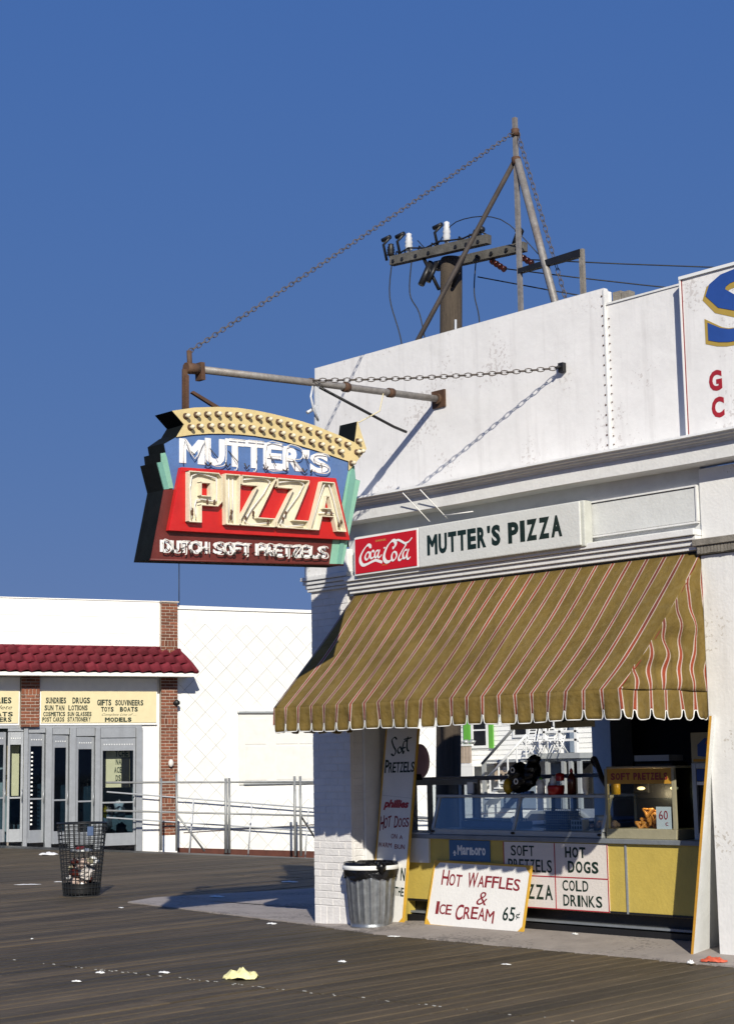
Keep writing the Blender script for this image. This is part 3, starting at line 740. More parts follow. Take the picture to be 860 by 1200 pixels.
# channel letters PIZZA
def chan(loops, dep=.055, wall=.008):
    y0 = -T2-.056
    mb = MB(); mb.prism(loops, y0-.004, y0+.001)
    for l in loops:
        n = len(l)
        for i in range(n):
            a_, b_ = Vector(l[i]), Vector(l[(i+1) % n]); d = (b_-a_).normalized(); nn = Vector((-d.y, d.x))*wall/2
            c_ = [a_-d*wall/2+nn, b_+d*wall/2+nn, b_+d*wall/2-nn, a_-d*wall/2-nn]
            e = (i % 3)*.0006
            mb.hexa([(p.x, y0-dep-e, p.y) for p in c_], [(p.x, y0-.003, p.y) for p in c_])
    return mb.build('channel_letter', 'trough', ns)
def tubes(lines, y, r, mat='neon', par=None, nm='neon_tube'):
    mb = MB()
    for l in lines: mb.tube([(x, y, z) for x, z in smooth_line(l, 3)] if len(l) > 2 else [(l[0][0], y, l[0][1]), (l[1][0], y, l[1][1])], r, 6)
    return mb.build(nm, mat, par or ns)
b0, t0 = 3.885, 4.350
P_ = [[(-.915,b0),(-.795,b0),(-.795,4.045),(-.63,4.045),(-.585,4.09),(-.585,4.31),(-.62,t0),(-.915,t0)], [(-.795,4.13),(-.70,4.13),(-.70,4.255),(-.795,4.255)][::-1]]
I_ = [[(-.545,b0-.002),(-.415,b0-.002),(-.400,t0),(-.550,t0)]]
def zz(x0, x1, x2, x3): return [[(x0,b0),(x1,b0),(x1,b0+.075),(x0+.175,b0+.075),(x3,t0-.02),(x3,t0),(x2,t0),(x2,t0-.085),(x2+.165,t0-.085),(x0,b0+.05)]]
Z1_ = zz(-.398,-.048,-.378,-.030); Z2_ = zz(-.018,.312,-.005,.325)
A_ = [[(.335,b0),(.425,b0),(.462,4.02),(.59,4.02),(.625,b0),(.722,b0),(.60,t0),(.468,t0)], [(.487,4.095),(.572,4.095),(.545,4.215),(.515,4.215)][::-1]]
cls = [chan(l) for l in (P_, I_, Z1_, Z2_, A_)]
yt = -T2-.085
tl_ = [[[(-.875,3.92),(-.875,4.31),(-.65,4.31),(-.625,4.28),(-.625,4.12),(-.65,4.09),(-.83,4.09),(-.83,3.92)]],
       [[(-.50,3.92),(-.50,4.31)],[(-.46,3.92),(-.46,4.31)]],
       [[(-.35,4.315),(-.07,4.315),(-.34,3.925),(-.08,3.925)]], [[(.02,4.315),(.29,4.315),(.03,3.925),(.28,3.925)]],
       [[(.37,3.92),(.50,4.31),(.57,4.31),(.68,3.92)],[(.45,4.055),(.61,4.055)]]]
for c_, l in zip(cls, tl_): tubes([[p_ for p_ in q_] for q_ in l], yt, .007, par=c_)
mbk = MB()
for (x, z) in ((-.872,3.96),(-.872,3.99),(-.48,3.95),(-.475,4.0),(-.72,4.08),(-.65,4.08),(-.10,3.93),(.06,3.97),(.09,4.02),(.52,4.06),(.58,4.05),(.66,3.95),(.69,3.98),(.0,4.31),(-.25,4.0),(-.33,3.95)):
    mbk.blob((x, yt-.004, z), .016, (.8,.6,1.5), 6, 5, .3)
mbk.build('tube_stains', 'rust', ns, kind='stuff')

SK = {'M': [[(0,0),(.05,1),(.5,.2),(.95,1),(1,0)]], 'U': [[(0,1),(0,.25),(.2,0),(.8,0),(1,.25),(1,1)]], 'T': [[(0,1),(1,1)],[(.5,1),(.5,0),(.3,-.12)]],
      'E': [[(1,1),(0,1),(0,0),(1,0)],[(0,.5),(.8,.5)]], 'R': [[(0,0),(0,1),(.8,1),(1,.75),(.8,.5),(0,.5)],[(.4,.5),(1,0)]],
      'S': [[(1,.85),(.8,1),(.2,1),(0,.8),(.2,.55),(.8,.45),(1,.2),(.8,0),(.2,0),(0,.15)]], 'D': [[(0,0),(0,1),(.6,1),(1,.7),(1,.3),(.6,0),(0,0)]],
      'C': [[(1,.8),(.7,1),(.3,1),(0,.7),(0,.3),(.3,0),(.7,0),(1,.2)]], 'H': [[(0,0),(0,1)],[(1,0),(1,1)],[(0,.5),(1,.5)]],
      'O': [[(.3,0),(0,.3),(0,.7),(.3,1),(.7,1),(1,.7),(1,.3),(.7,0),(.3,0)]], 'F': [[(1,1),(0,1),(0,0)],[(0,.5),(.8,.5)]],
      'P': [[(0,0),(0,1),(.8,1),(1,.75),(.8,.5),(0,.5)]], 'Z': [[(0,1),(1,1),(0,0),(1,0)]], 'L': [[(0,1),(0,0),(1,0)]], "'": [[(.3,1),(.2,.75)]]}
WW = {"'": .3, ' ': .5, 'M': 1.3, 'T': .95}
def neon_word(s, x0, x1, z0, z1, y, zf, gap=.22, r=.006, wide=.024, tf=lambda x: 0):
    """painted block letters with glass tubing standing in front of them"""
    tot = sum(WW.get(c, 1) for c in s)+gap*(len(s)-1); u = (x1-x0)/tot; x = x0; pm = MB(); tm = MB(); em = MB(); sup = MB()
    for n, c in enumerate(s):
        wd = WW.get(c, 1)*u
        if c != ' ':
            z_ = zf(x+wd/2); e_ = u*gap*.42; tp = tf(x+wd/2)
            za = z0+z_+(z1+tp-z0)*(.6 if c == "'" else 0)
            text(pm, c, x-e_, x+wd+e_, za, z1+z_+tp, y-.001, wide, th=.006)
        for k, l in enumerate(SK.get(c, [])):
            pts = [(x+px*wd, z0+(z1+tf(x+wd/2)-z0)*pz+zf(x+wd/2)) for px, pz in l]
            for off in ((.008, -.006),):
                tm.tube([(px+off[0], y-.030-abs(off[0])*.4, pz+off[1]) for px, pz in smooth_line(pts, 3)], r, 6)
        if n < len(s)-1 and c != ' ' and s[n+1] != ' ':   # blacked-out link to the next letter
            em.tube([(x+wd*.95, y-.045, z0+zf(x)+random.uniform(0,.04)), (x+wd*1.15, y-.03, z0-.012+zf(x)), (x+wd*1.25, y-.045, z0+zf(x)+.02)], .007, 5)
        for k in range(1): sup.cyl((x+wd*random.uniform(.1,.9), y, z0+(z1-z0)*random.random()+zf(x)), (x+wd*.5, y-.05, z0+(z1-z0)*random.random()+zf(x)), .004, n=5)
        x += wd+gap*u
    L = pm.build('painted_lettering', 'signw', ns); tm.build('neon_tube', 'neon', L); em.build('tube_link', 'neondk', L); sup.build('tube_support', 'neondk', L, kind='stuff')
neon_word("MUTTER'S", -.925, .61, 4.452, 4.63, -T2+.004, lambda x: .012*x, wide=.05, r=.005, gap=.19, tf=lambda x: .085*(1-((x+.28)/.85)**2)-.0*x)
neon_word("DUTCH SOFT PRETZELS", -1.125, .575, 3.605, 3.715, -T2-.002, lambda x: .028*(x+1.1)/1.7, gap=.20, wide=.04, r=.0055)
for nm_, px in (('hanger_strap', -.80), ('hanger_strap', .60)):
    mb = MB(); zt = curve(topc, px)
    mb.box(px-.025, px+.025, -.012, .012, zt-.02, 5.36); mb.build(nm_, 'raillt' if px > 0 else 'rust', ns)
mb = MB(); mb.box(-.80-.018, -.80+.018, -.05, -.03, curve(topc, -.8), 5.3)
mb.hexa([(-.74,-.02,5.14),(-.72,-.02,5.16),(-.44,-.02,5.03),(-.46,-.02,5.00)], [(-.74,.02,5.14),(-.72,.02,5.16),(-.44,.02,5.03),(-.46,.02,5.00)])
mb.build('strap_bracket', 'rust', ns); mb = MB(); mb.tube([(.54,-.03,5.33),(.50,-.06,5.22),(.545,-.03,5.1),(.60,-.02,5.0)], .012, 5); mb.build('loose_strap', 'raillt', ns); mb = MB(); mb.tube([(.60,.0,5.16),(.55,.02,5.10),(.50,.02,5.07)], .018, 5)
mb.build('loose_strap', 'raillt', ns)
mb = MB(); mb.tube([(1.35,-.02,5.36),(1.28,-.05,5.15),(1.05,-.05,5.02),(.97,-.02,5.0)], .006, 5); mb.build('feed_cable', 'cream', ns)

# the sign hangs square to the facade and follows the slight droop of its pipe: set its final size, droop and depth
def hang(x, y, z): return (.2285+1.1242*x+.0212*x*x, y*(.73 if y > -T2-.002 else 1)-(0 if y > -T2-.002 else -.0446), .0545+.9666*z-.0299*x+.0182*x*z+.0009*x*x)
_seen = set()
for o in list(ns.children)+[c for k in ns.children for c in k.children]:
    if o.name.startswith(('bulb', 'bulb_socket')):
        if o.parent == ns: o.location = hang(*o.location)
        continue
    if o.data.name in _seen: continue
    _seen.add(o.data.name)
    for v in o.data.vertices: v.co = hang(*v.co)
    o.data.update()

# support arm
arm = thing('sign_arm', 'rusty horizontal pipe projecting from the parapet and carrying the neon sign', 'pipe', (2.034,0,5.37), rot=(0, -TILT, YAW))
arm.scale = (1.135, 1, 1)
mb = MB(); mb.tube([(-2.79,0,0),(-1.4,0,.008),(.0,0,0)], .036, 12); mb.build('pipe', 'steel', arm)
mb = MB(); mb.cyl((-.05,0,0),(.0,0,0),.055,n=12); mb.box(-.02,.01,-.09,.09,-.09,.09); mb.build('flange', 'rust', arm)
mb = MB(); mb.cyl((-2.82,0,-.05),(-2.82,0,.16),.022,n=8); mb.cyl((-2.86,0,0),(-2.74,0,0),.05,n=10); mb.box(-2.74,-2.70,-.045,.045,-.10,.06); mb.build('end_clamp', 'rust', arm)
for x in (-1.15, -.62): MB().cyl((x-.03,0,.003),(x+.03,0,.003),.048,n=10).build('clamp', 'rust', arm)
mb = MB(); mb.tube([(-1.48,0,-.02),(-.60,-.0,-.34),(-.45,0,-.38)], .014, 6); mb.build('brace', 'black', arm)

def chain(name, p0, p1, sag, label, ln=.075, r=.0085):
    p0, p1 = Vector(p0), Vector(p1); L = (p1-p0).length; n = int(L/(ln*.72)); mb = MB()
    d = (p1-p0).normalized(); a = d.cross(Vector((0,0,1))).normalized(); b = a.cross(d)
    for i in range(n):
        t = (i+.5)/n; c = p0.lerp(p1, t)+Vector((0, 0, -sag*4*t*(1-t)))
        s_ = a if i % 2 else b; N_ = 8; pts = []
        for k in range(N_+1):
            th = 2*math.pi*k/N_; pts.append(c+d*(ln*.5*math.cos(th))+s_*(ln*.27*math.sin(th)))
        mb.tube(pts, r*.55, 4, caps=False)
    o = mb.build(name, 'chain'); return tag(o, label, 'chain', 'chains holding up the sign pipe and mast')
AE = Vector((2.034, -3.21, 5.20))
AM = Vector((2.034, -1.80, 5.30))
# roof mast
MX, MY = 2.30, 1.0
chain('chain', AE+Vector((0,0,.15)), (MX+.0, MY-.02, 8.42), .02, 'long rusty chain running from the pipe end up to the mast top')
chain('chain', AM, (3.69,-.03,5.385), .03, 'horizontal chain from the sign pipe to the hook on the parapet', ln=.08, r=.009)
chain('chain', (MX+.03,MY,8.42), (3.30,MY+.1,4.9), .0, 'steep chain dropping from the mast top down behind the parapet', ln=.09, r=.009)
hk = MB(); hk.box(3.66,3.72,-.05,-.001,5.34,5.43); hk.tube([(3.69,-.03,5.39),(3.69,-.08,5.385),(3.67,-.10,5.37)], .014, 6)
tag(hk.build('wall_hook', 'black'), 'small black bracket bolted to the white parapet holding the chain', 'hook')
mast = thing('roof_mast', 'rusty steel tripod mast standing on the roof behind the parapet', 'mast', (MX,MY,4.22))
MB().box(-.022,.022,-.022,.022,0,4.37).build('upright', 'steel', mast)
MB().tube([(-.01,0,3.90),(-2.24,-.78,.31)], .028, 8).build('brace', 'darksteel', mast)
mb = MB(); mb.tube([(.02,.0,3.88),(.80,.0,1.0)], .042, 8); mb.build('brace', 'steel', mast)
mb = MB(); mb.hexa([(.0,-.03,2.62),(.85,-.03,2.60),(.85,-.03,2.68),(.0,-.03,2.67)][::-1], [(.0,.03,2.62),(.85,.03,2.60),(.85,.03,2.68),(.0,.03,2.67)][::-1]); mb.build('crossbar', 'black', mast)
MB().box(.83,.88,-.02,.02,.0,2.68).build('post', 'woodgrey', mast)
mb = MB(); mb.cyl((0,0,4.16),(0,-.0,4.24),.045,n=8); mb.cyl((0,0,3.84),(0,0,3.92),.05,n=8); mb.build('collar', 'rust', mast)

# ============================================================ UTILITY POLE
PO = thing('utility_pole', 'wooden utility pole with two crossarms and white insulators rising behind the stand', 'utility pole', (-3.36,5.5,0), rot=(0,R(2.4),0))
PZ = 9.20
k_ = MB()
prof = [(.19,-.2),(.185,1.0),(.18,3),(.178,5),(.172,7),(.165,PZ-.03),(.15,PZ),(0,PZ)]
k_.lathe(prof, n=20); k_.build('pole', 'wood', PO)
MB().tube([(.21,-.11,4.0),(.20,-.11,PZ-1)], .018, 6).build('conduit', 'raillt', PO)
th = R(44)   # crossarms run away from the camera's left to right
def arm_(off, x0, x1, z0, h):
    mb = MB(); mb.box(x0, x1, off-.055, off+.055, z0, z0+h); return mb
ca = empty('crossarm_set'); ca.parent = PO; ca.rotation_euler = (0, 0, R(53)); bpy.data.objects.remove(ca)
def rotp(mb, ang):
    c, s_ = math.cos(ang), math.sin(ang); mb.v = [(x*c-y*s_, x*s_+y*c, z) for x, y, z in mb.v]; return mb
AA = R(5)
rotp(arm_(-.24, -.98, .90, PZ+.0, .14), AA).build('crossarm', 'wood2', PO, bevel=.006)
rotp(arm_(.24, -.50, 1.20, PZ-.06, .14), AA).build('crossarm', 'wood2', PO, bevel=.006)
def insul(x, y, z, h=.27):
    mb = MB(); mb.lathe([(.03,0),(.03,.03),(.062,.04),(.05,.07),(.062,.09),(.05,.12),(.062,.14),(.048,.17),(.055,.19),(.04,.22),(.045,.25),(.0,.27)], n=14)
    s_ = h/.27; mb.v = [(x+a_*1.0, y+b_, z+c_*s_) for a_, b_, c_ in mb.v]; return rotp(mb, AA)
for x, y, h in ((-.64,-.24,.32),(.10,-.24,.36),(-1.0,-.24,.22),(.66,-.24,.12)):
    insul(x, y, PZ+.14, h).build('insulator', 'porcelain' if x < .5 and x > -.9 else 'black', PO)
insul(1.05,.24,PZ+.02,.2).build('insulator', 'black', PO)
mb = MB()
for x in (-1.08,-.80,-.06): mb.tube([(x,-.24,PZ+.1),(x-.02,-.30,PZ+.34),(x+.1,-.28,PZ+.44)], .022, 6); mb.cyl((x-.06,-.28,PZ+.42),(x+.10,-.28,PZ+.45),.035,n=8)
for x in (-.35,.5): mb.tube([(x,-.24,PZ+.02),(x*.3,-.16,PZ-.5)], .028, 6)
mb.cyl((-.34,-.30,PZ-.42),(-.26,-.16,PZ-.05),.05,n=8); mb.cyl((-.20,-.3,PZ-.40),(-.12,-.2,PZ-.1),.035,n=8)
for x in (-.9,-.72,-.45,-.2,.32,.52,.74): mb.cyl((x,-.31,PZ+.05),(x,-.17,PZ+.05),.03,n=6); mb.tube([(x,-.24,PZ+.14),(x+.04,-.27,PZ+.20),(x+.12,-.22,PZ+.14)], .014, 5)
for x in (-.4,-.15,.35,.62,.9,1.1): mb.cyl((x,.16,PZ+.0),(x,.32,PZ+.0),.03,n=6)
mb.tube([(-.85,-.24,PZ+.16),(-.6,-.3,PZ+.2),(-.3,-.26,PZ+.15),(.0,-.3,PZ+.19),(.4,-.26,PZ+.16),(.75,-.3,PZ+.2)], .014, 5)
mb.tube([(1.0,.2,PZ+.08),(1.06,.2,PZ+.22),(1.16,.22,PZ+.2)], .02, 6); mb.blob((.72,-.2,PZ+.26),.06,(1,1,.9),8,6,.1); mb.blob((1.12,.2,PZ+.25),.07,(1,1,.8),8,6,.1)
rotp(mb, AA).build('hardware', 'black', PO)
mb = MB()
for x0 in (.55, 1.05):
    for k in range(4): mb.cyl((x0+k*.07,.27,PZ-.08-k*.05),(x0+.035+k*.07,.27,PZ-.105-k*.05),.045,.05,n=8)
rotp(mb, AA).build('strain_insulator', 'brn', PO)
mb = MB()
def drop(x, y, dx, dz): mb.tube(smooth_line([(x,y,PZ+.1),(x-.02,y-.03,PZ-.5),(x+dx*.5,y,PZ+dz*.6),(x+dx,y,PZ+dz)]), .010, 5)
drop(-.95,-.26,.35,-1.9); drop(-.55,-.26,.30,-1.4); drop(.26,.28,.10,-1.5)
mb.tube(smooth_line([(-.5,-.2,PZ+.32),(-.2,-.2,PZ+.12),(.28,-.24,PZ+.45),(1.0,-.1,PZ+.38),(1.5,.2,PZ-.2)]), .008, 5)
rotp(mb, AA).build('jumper_wires', 'wire', PO)
mb = MB(); c_, s_ = math.cos(AA), math.sin(AA)
for (x, y, z, tx, ty, tz) in ((.80,.27,-.28,16,6,-.4),(.3,.27,-.3,16,5,-2.2),(1.28,.27,-.25,20,14,2.0)):
    a_ = Vector((-3.0+x*c_-y*s_, 5.5+x*s_+y*c_, PZ+z)); b_ = Vector((tx, ty+16, 8.5+tz)); pts = []
    for k in range(25): t = k/24; q_ = a_.lerp(b_, t); q_.z -= 4*t*(1-t)*.9; pts.append(q_)
    mb.tube(pts, .010, 4)
tag(mb.build('power_lines', 'wire'), 'thin sagging wires running right from the utility pole crossarms', 'wires')

# ============================================================ COUNTER
ct = thing('serving_counter', 'yellow panelled serving counter with grey ledge and black kick base', 'counter', (0,.4,0))
MB().box(1.02,5.17,.0,.55,.27,.905).build('yellow_front', 'cyel', ct)
MB().box(1.0,5.17,-.035,.60,.907,.952).build('ledge', 'ledge', ct, bevel=.006)
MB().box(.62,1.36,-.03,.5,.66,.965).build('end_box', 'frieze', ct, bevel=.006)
MB().box(.62,1.02,-.0,.5,.05,.655).build('end_panel', 'cyel', ct)
MB().box(1.0,5.17,.10,.5,-.0,.268).build('kick_base', 'black', ct)
MB().box(1.0,5.17,.03,.098,.145,.165).build('kick_ledge', 'ledge', ct)
MB().box(1.0,5.17,.0,.096,.02,.13).build('kick_step', 'black', ct)
mb = MB(); mb.box(3.885,3.905,-.012,-.001,.275,.90); mb.build('joint_strip', 'alu', ct)
mb = MB(); mb.box(1.02,5.17,-.008,-.001,.272,.292); mb.build('bottom_trim', 'black', ct)
# menu panel
mn = thing('menu_panel', 'four part white menu panel with red borders on the counter front', 'sign', (2.38,.39,0))
W_, H0, H1 = 1.305, .275, .897
MB().box(0,W_,0,.008,H0,H1).build('panel', 'cpink', mn)
mb = MB()
for x in (0, .655, W_-.010): mb.box(x, x+.010, -.003, -.0005, H0+.001, H1-.001)
mb.box(.0105,.6545,-.003,-.0005,.575,.585); mb.box(.6655,W_-.0105,-.003,-.0005,.575,.585)
mb.box(.0105,.6545,-.003,-.0005,H0+.001,H0+.010); mb.box(.6655,W_-.0105,-.003,-.0005,H0+.001,H0+.010)
mb.build('red_border', 'red', mn)
mb = MB()
letters(mb,'SOFT',.10,.40,.765,.865,-.0005,bold=.012); letters(mb,'PRETZELS',.06,.62,.615,.735,-.0005,bold=.012)
letters(mb,'HOT',.79,1.04,.765,.865,-.0005,bold=.035); letters(mb,'DOGS',.82,1.19,.625,.735,-.0005,bold=.035)
letters(mb,'PIZZA',.12,.62,.36,.50,-.0005,bold=.02); letters(mb,'COLD',.745,1.06,.455,.555,-.0005,bold=.016); letters(mb,'DRINKS',.75,1.22,.315,.420,-.0005,bold=.016)
mb.build('lettering', 'ink', mn)
# cigarette ad
ma = thing('cigarette_ad', 'small blue advertising plate with white lettering at the left of the counter', 'sign', (1.64,.39,0))
MB().box(0,.56,0,.008,.695,.90).build('plate', 'marl', ma)
mb = MB(); letters(mb,'Marlboro',.115,.50,.755,.83,-.0005,bold=.03,gap=.08,caps=(0,)); 
mb.prism([(.05,.765),(.075,.80),(.10,.765)],-.002,-.0005); mb.box(.065,.085,-.002,-.0005,.742,.762); mb.build('lettering', 'boxw', ma)

# glass display case
dc = thing('display_case', 'long low glass display case with pale metal frame on the counter', 'display case', (0,.4,.953))
MB().box(1.40,3.63,-.015,.62,.0,.055).build('sill', 'casew', dc, bevel=.006)
for x in (1.385, 2.495, 3.610):
    mb = MB(); mb.hexa([(x,-.01,.056),(x+.035,-.01,.056),(x+.085,.05,.37),(x+.05,.05,.37)], [(x,.025,.056),(x+.035,.025,.056),(x+.085,.085,.37),(x+.05,.085,.37)]); mb.build('corner_post', 'casew', dc, bevel=.003)
MB().box(1.43,3.70,.035,.095,.371,.398).build('top_rail', 'casew', dc, bevel=.003)
MB().box(1.43,3.70,.56,.60,.371,.398).build('top_rail', 'casew', dc)
MB().box(1.43,3.70,.096,.558,.376,.384).build('glass_shelf', 'glass', dc)
for x0, x1 in ((1.425,2.50),(2.535,3.61)):
    mb = MB(); mb.hexa([(x0,.0,.057),(x1,.0,.057),(x1+.05,.06,.37),(x0+.05,.06,.37)], [(x0,.004,.057),(x1,.004,.057),(x1+.05,.064,.37),(x0+.05,.064,.37)]); mb.build('glass_pane', 'glass', dc)
for x in (1.44,2.53,3.65): MB().box(x,x+.025,.56,.59,.056,.370).build('rear_post', 'bluegrey', dc)
mb = MB(); mb.blob((1.42,-.02,.03),.025,(1,.6,.5)); mb.blob((2.52,-.02,.03),.025,(1,.6,.5)); mb.blob((3.6,-.02,.03),.025,(1,.6,.5)); mb.build('foot_bracket', 'black', dc)
# in the case
tr = thing('sausage_roller', 'dark roller grill with a bright end cap inside the left half of the display case', 'grill', (1.55,.66,1.01))
MB().box(0,.78,.0,.24,0,.07).build('body', 'bluegrey', tr, bevel=.01)
mb = MB()
for k in range(4): mb.cyl((.02,.03+k*.06,.085),(.72,.03+k*.06,.085),.012,n=8)
mb.build('roller', 'galv', tr, kind=None)
MB().blob((.74,.0,.09),.035,(1,1,1),12,8,.0).build('end_cap', 'boxw', tr)
bk = thing('wire_basket', 'dark green wire napkin basket inside the right half of the display case', 'basket', (2.72,.62,1.01))
mb = MB()
for k in range(13): mb.cyl((k*.025,0,0),(k*.025,0,.20),.003,n=4)
for k in range(9): mb.cyl((0,0,k*.025),(.30,0,k*.025),.003,n=4)
for k in range(9): mb.cyl((.30,0,k*.025),(.30,.2,k*.025),.003,n=4); mb.cyl((0,0,k*.025),(0,.2,k*.025),.003,n=4)
for k in range(8): mb.cyl((.30,k*.028,0),(.30,k*.028,.20),.003,n=4)
mb.build('wires', 'galv', bk); MB().box(.01,.29,.01,.19,.005,.18).build('liner', 'bluegrey', bk)
cu = thing('creamer_box', 'small pale box with dark grid print inside the display case', 'box', (3.08,.60,1.01))
MB().box(0,.14,0,.1,0,.10).build('carton', 'casew', cu)
mb = MB()
for k in range(4): mb.box(.012+k*.033,.030+k*.033,-.003,-.0005,.012,.04); mb.box(.012+k*.033,.030+k*.033,-.003,-.0005,.055,.085)
mb.build('print', 'ink', cu)
sn = MB()
for k in range(14): sn.blob((3.28+random.uniform(0,.26),.66+random.uniform(0,.1),1.03+random.uniform(0,.05)),random.uniform(.02,.045),(1,1,.8),7,5,.3)
tag(sn.build('snack_pile', 'trashmix'), 'untidy pile of wrapped snacks at the right end of the display case', 'snacks')
lid = MB(); lid.lathe([(0,.14),(.08,.14),(.085,.12),(.10,.0),(0,0)], (3.30,.82,1.01), 16)
tag(lid.build('glass_bowl', 'casew'), 'upturned pale bowl standing behind the wrapped snacks', 'bowl')

# stuff standing on the case top
TZ = 1.353
bag = thing('bagged_goods', 'bulging black plastic bag with white logos standing on the display case', 'bag', (2.50,.52,TZ))
mb = MB()
for k in range(15): mb.blob((random.uniform(-.13,.15),random.uniform(-.02,.12),random.uniform(.06,.24)),random.uniform(.05,.095),(1,1,.95),9,7,.18)
mb.blob((.16,.05,.33),.06,(1.2,1,.9)); mb.build('bag', 'plastic', bag)
mb = MB()
for (x, z) in ((-.08,.26),(.0,.27),(-.02,.12)): mb.lathe([(.018,0),(.03,0),(.03,.004),(.018,.004),(.018,0)], (0,0,0), 12); 
n_ = len(mb.v)//3
for i, (x, z) in enumerate(((-.08,.25),(.02,.24),(.06,.13))):
    for j in range(i*n_, (i+1)*n_): a_, b_, c_ = mb.v[j]; mb.v[j] = (x+a_, -.115-c_, z+b_)
mb.box(-.11,-.06,-.115,-.11,.24,.27); mb.build('logo', 'boxw', bag)
mb = MB(); mb.blob((-.15,.0,.08),.05,(1,1,1.6),10,7,.05); mb.build('yellow_bottle', 'must', bag)
def bottle(name, x, y, h, r, mat, capm, label, z=TZ):
    t = thing(name, label, 'bottle', (x, y, z))
    MB().lathe([(0,0),(r,.0),(r,h*.55),(r*.85,h*.68),(r*.4,h*.82),(r*.38,h*.86)], n=16).build('bottle', mat, t)
    MB().lathe([(r*.45,h*.85),(r*.5,h*.87),(r*.3,h*.96),(r*.12,h),(0,h)], n=12).build('cap', capm, t)
    return t
bottle('salt_shaker', 2.80,.50,.17,.038,'boxw','green','squat white bottle with green top beside the black bag')
bottle('green_top_bottle', 2.88,.56,.16,.035,'casew','black','grey bottle with black top between white and red bottles')
rc = thing('red_caddy', 'red condiment tub with red topped bottles on the display case', 'caddy', (2.99,.50,TZ))
MB().lathe([(0,0),(.075,0),(.085,.07),(.08,.09),(0,.09)], n=18).build('tub', 'ltred', rc)
mb = MB(); mb.lathe([(.03,.09),(.03,.15),(.012,.18),(0,.18)], (-.03,0,0), 12); mb.build('squeeze_bottle', 'boxw', rc)
mb = MB(); mb.lathe([(.04,.13),(.045,.17),(.04,.20),(0,.21)], (.03,.03,0), 12); mb.build('red_cap', 'ltred', rc)
bottle('ketchup_bottle', 3.19,.50,.25,.040,'brn','ltred','tall dark brown ketchup bottle right of the red tub')
bottle('mustard_bottle', 3.80-.12,.55,.20,.045,'must','must','yellow mustard bottle beside the pretzel cabinet', TZ)
hs_ = MB(); hs_.tube(smooth_line([(3.40,.62,1.62),(3.36,.62,1.66),(3.40,.60,1.69),(3.46,.58,1.60),(3.52,.56,1.50),(3.60,.55,1.41),(3.66,.56,1.38)]), [.02]*6+[.026]*25, 8)
tag(hs_.build('hose', 'black'), 'black curved drinks hose rising above the display case near the mustard bottle', 'hose')
dd = thing('drink_dispenser', 'black drinks dispenser behind the left side of the pretzel cabinet', 'dispenser', (3.80,.72,.953))
MB().box(-.02,.42,0,.25,0,.70).build('body', 'black', dd, bevel=.02)
MB().box(-.04,.16,-.02,.23,.40,.66).build('head', 'black', dd, bevel=.02)
mb = MB(); mb.box(.0,.40,-.02,.2,.705,.76); mb.build('paper_box', 'casew', dd)

# pretzel cabinet
pc = thing('pretzel_cabinet', 'glass pretzel warmer cabinet with amber header sign on the counter', 'display case', (3.655,.42,.953))
w_, d_, h_ = .80, .46, .66
MB().box(0,w_,0,d_,0,.09).build('base', 'olive', pc, bevel=.004)
MB().box(0,w_,.03,d_,h_-.02,h_).build('top', 'olive', pc, bevel=.004)
for x in (0, w_-.03):
    for y in (.0, d_-.03): MB().box(x,x+.03,y,y+.03,.091,h_-.021).build('post', 'olive', pc)
MB().box(.031,w_-.031,.004,.02,.50,h_-.022).build('header', 'amber', pc)
mb = MB(); letters(mb,'SOFT',.075,.30,.535,.600,.003,bold=.04); letters(mb,'PRETZELS',.34,.725,.535,.600,.003,bold=.04); mb.build('lettering', 'bred', pc)
MB().box(.031,w_-.031,.010,.014,.091,.498).build('front_glass', 'glass', pc)
MB().box(w_-.014,w_-.010,.031,d_-.031,.091,h_-.022).build('side_glass', 'dglass', pc)
MB().box(.031,w_-.031,d_-.02,d_-.01,.091,h_-.022).build('back', 'black', pc)
MB().box(.031,w_-.031,.05,d_-.03,.36,.365).build('shelf', 'glass', pc)
M['lampglow'] = paint('lamp_glass', (.9,.8,.5), .3, .0, bump=0)
_b = M['lampglow'].node_tree.nodes['Principled BSDF']; _b.inputs['Emission Color'].default_value = (1,.72,.35,1); _b.inputs['Emission Strength'].default_value = 1.2
for _x in (.24, .62):
    MB().blob((_x,.24,.455), .028, (1.5,1,.6), 12, 8, 0).build('heat_lamp', 'lampglow', pc)
pl_ = bpy.data.lights.new('heat_lamp_light', 'POINT'); pl_.energy = 4; pl_.color = (1,.75,.42); pl_.shadow_soft_size = .03
plo = bpy.data.objects.new('heat_lamp_light', pl_); col.objects.link(plo); plo.parent = pc; plo.location = (.42,.14,.40)
pt = MB()
def pretzel(cx, cy, cz, s_, a):
    pts = []
    for k in range(25):
        t = 2*math.pi*k/24; x = s_*(.8*math.sin(t)+.35*math.sin(2*t)); z = s_*(.6*math.cos(t)-.25*math.cos(2*t))
        pts.append((cx+x*math.cos(a), cy+x*math.sin(a)+z*.3, cz+z))
    pt.tube(pts, s_*.30, 7)
for (x, z, a) in ((.32,.15,.2),(.40,.17,-.4),(.47,.15,.5),(.36,.215,.1),(.44,.225,-.2),(.50,.20,.6),(.29,.12,.4),(.34,.13,0),(.43,.13,.3),(.39,.20,0),(.47,.19,-.2),(.38,.24,.1),(.52,.14,.2)): pretzel(x,.16+random.uniform(-.03,.05),z,.052,a)
tag(pt.build('pretzels', 'pretz', loc=(3.655,.42,.953)), 'heap of golden soft pretzels inside the pretzel cabinet', 'pretzels')
pr = thing('price_card', 'white card with red sixty cent price standing inside the pretzel cabinet', 'price card', (4.215,.452,1.045))
MB().box(0,.17,0,.004,0,.20).build('card', 'boxw', pr)
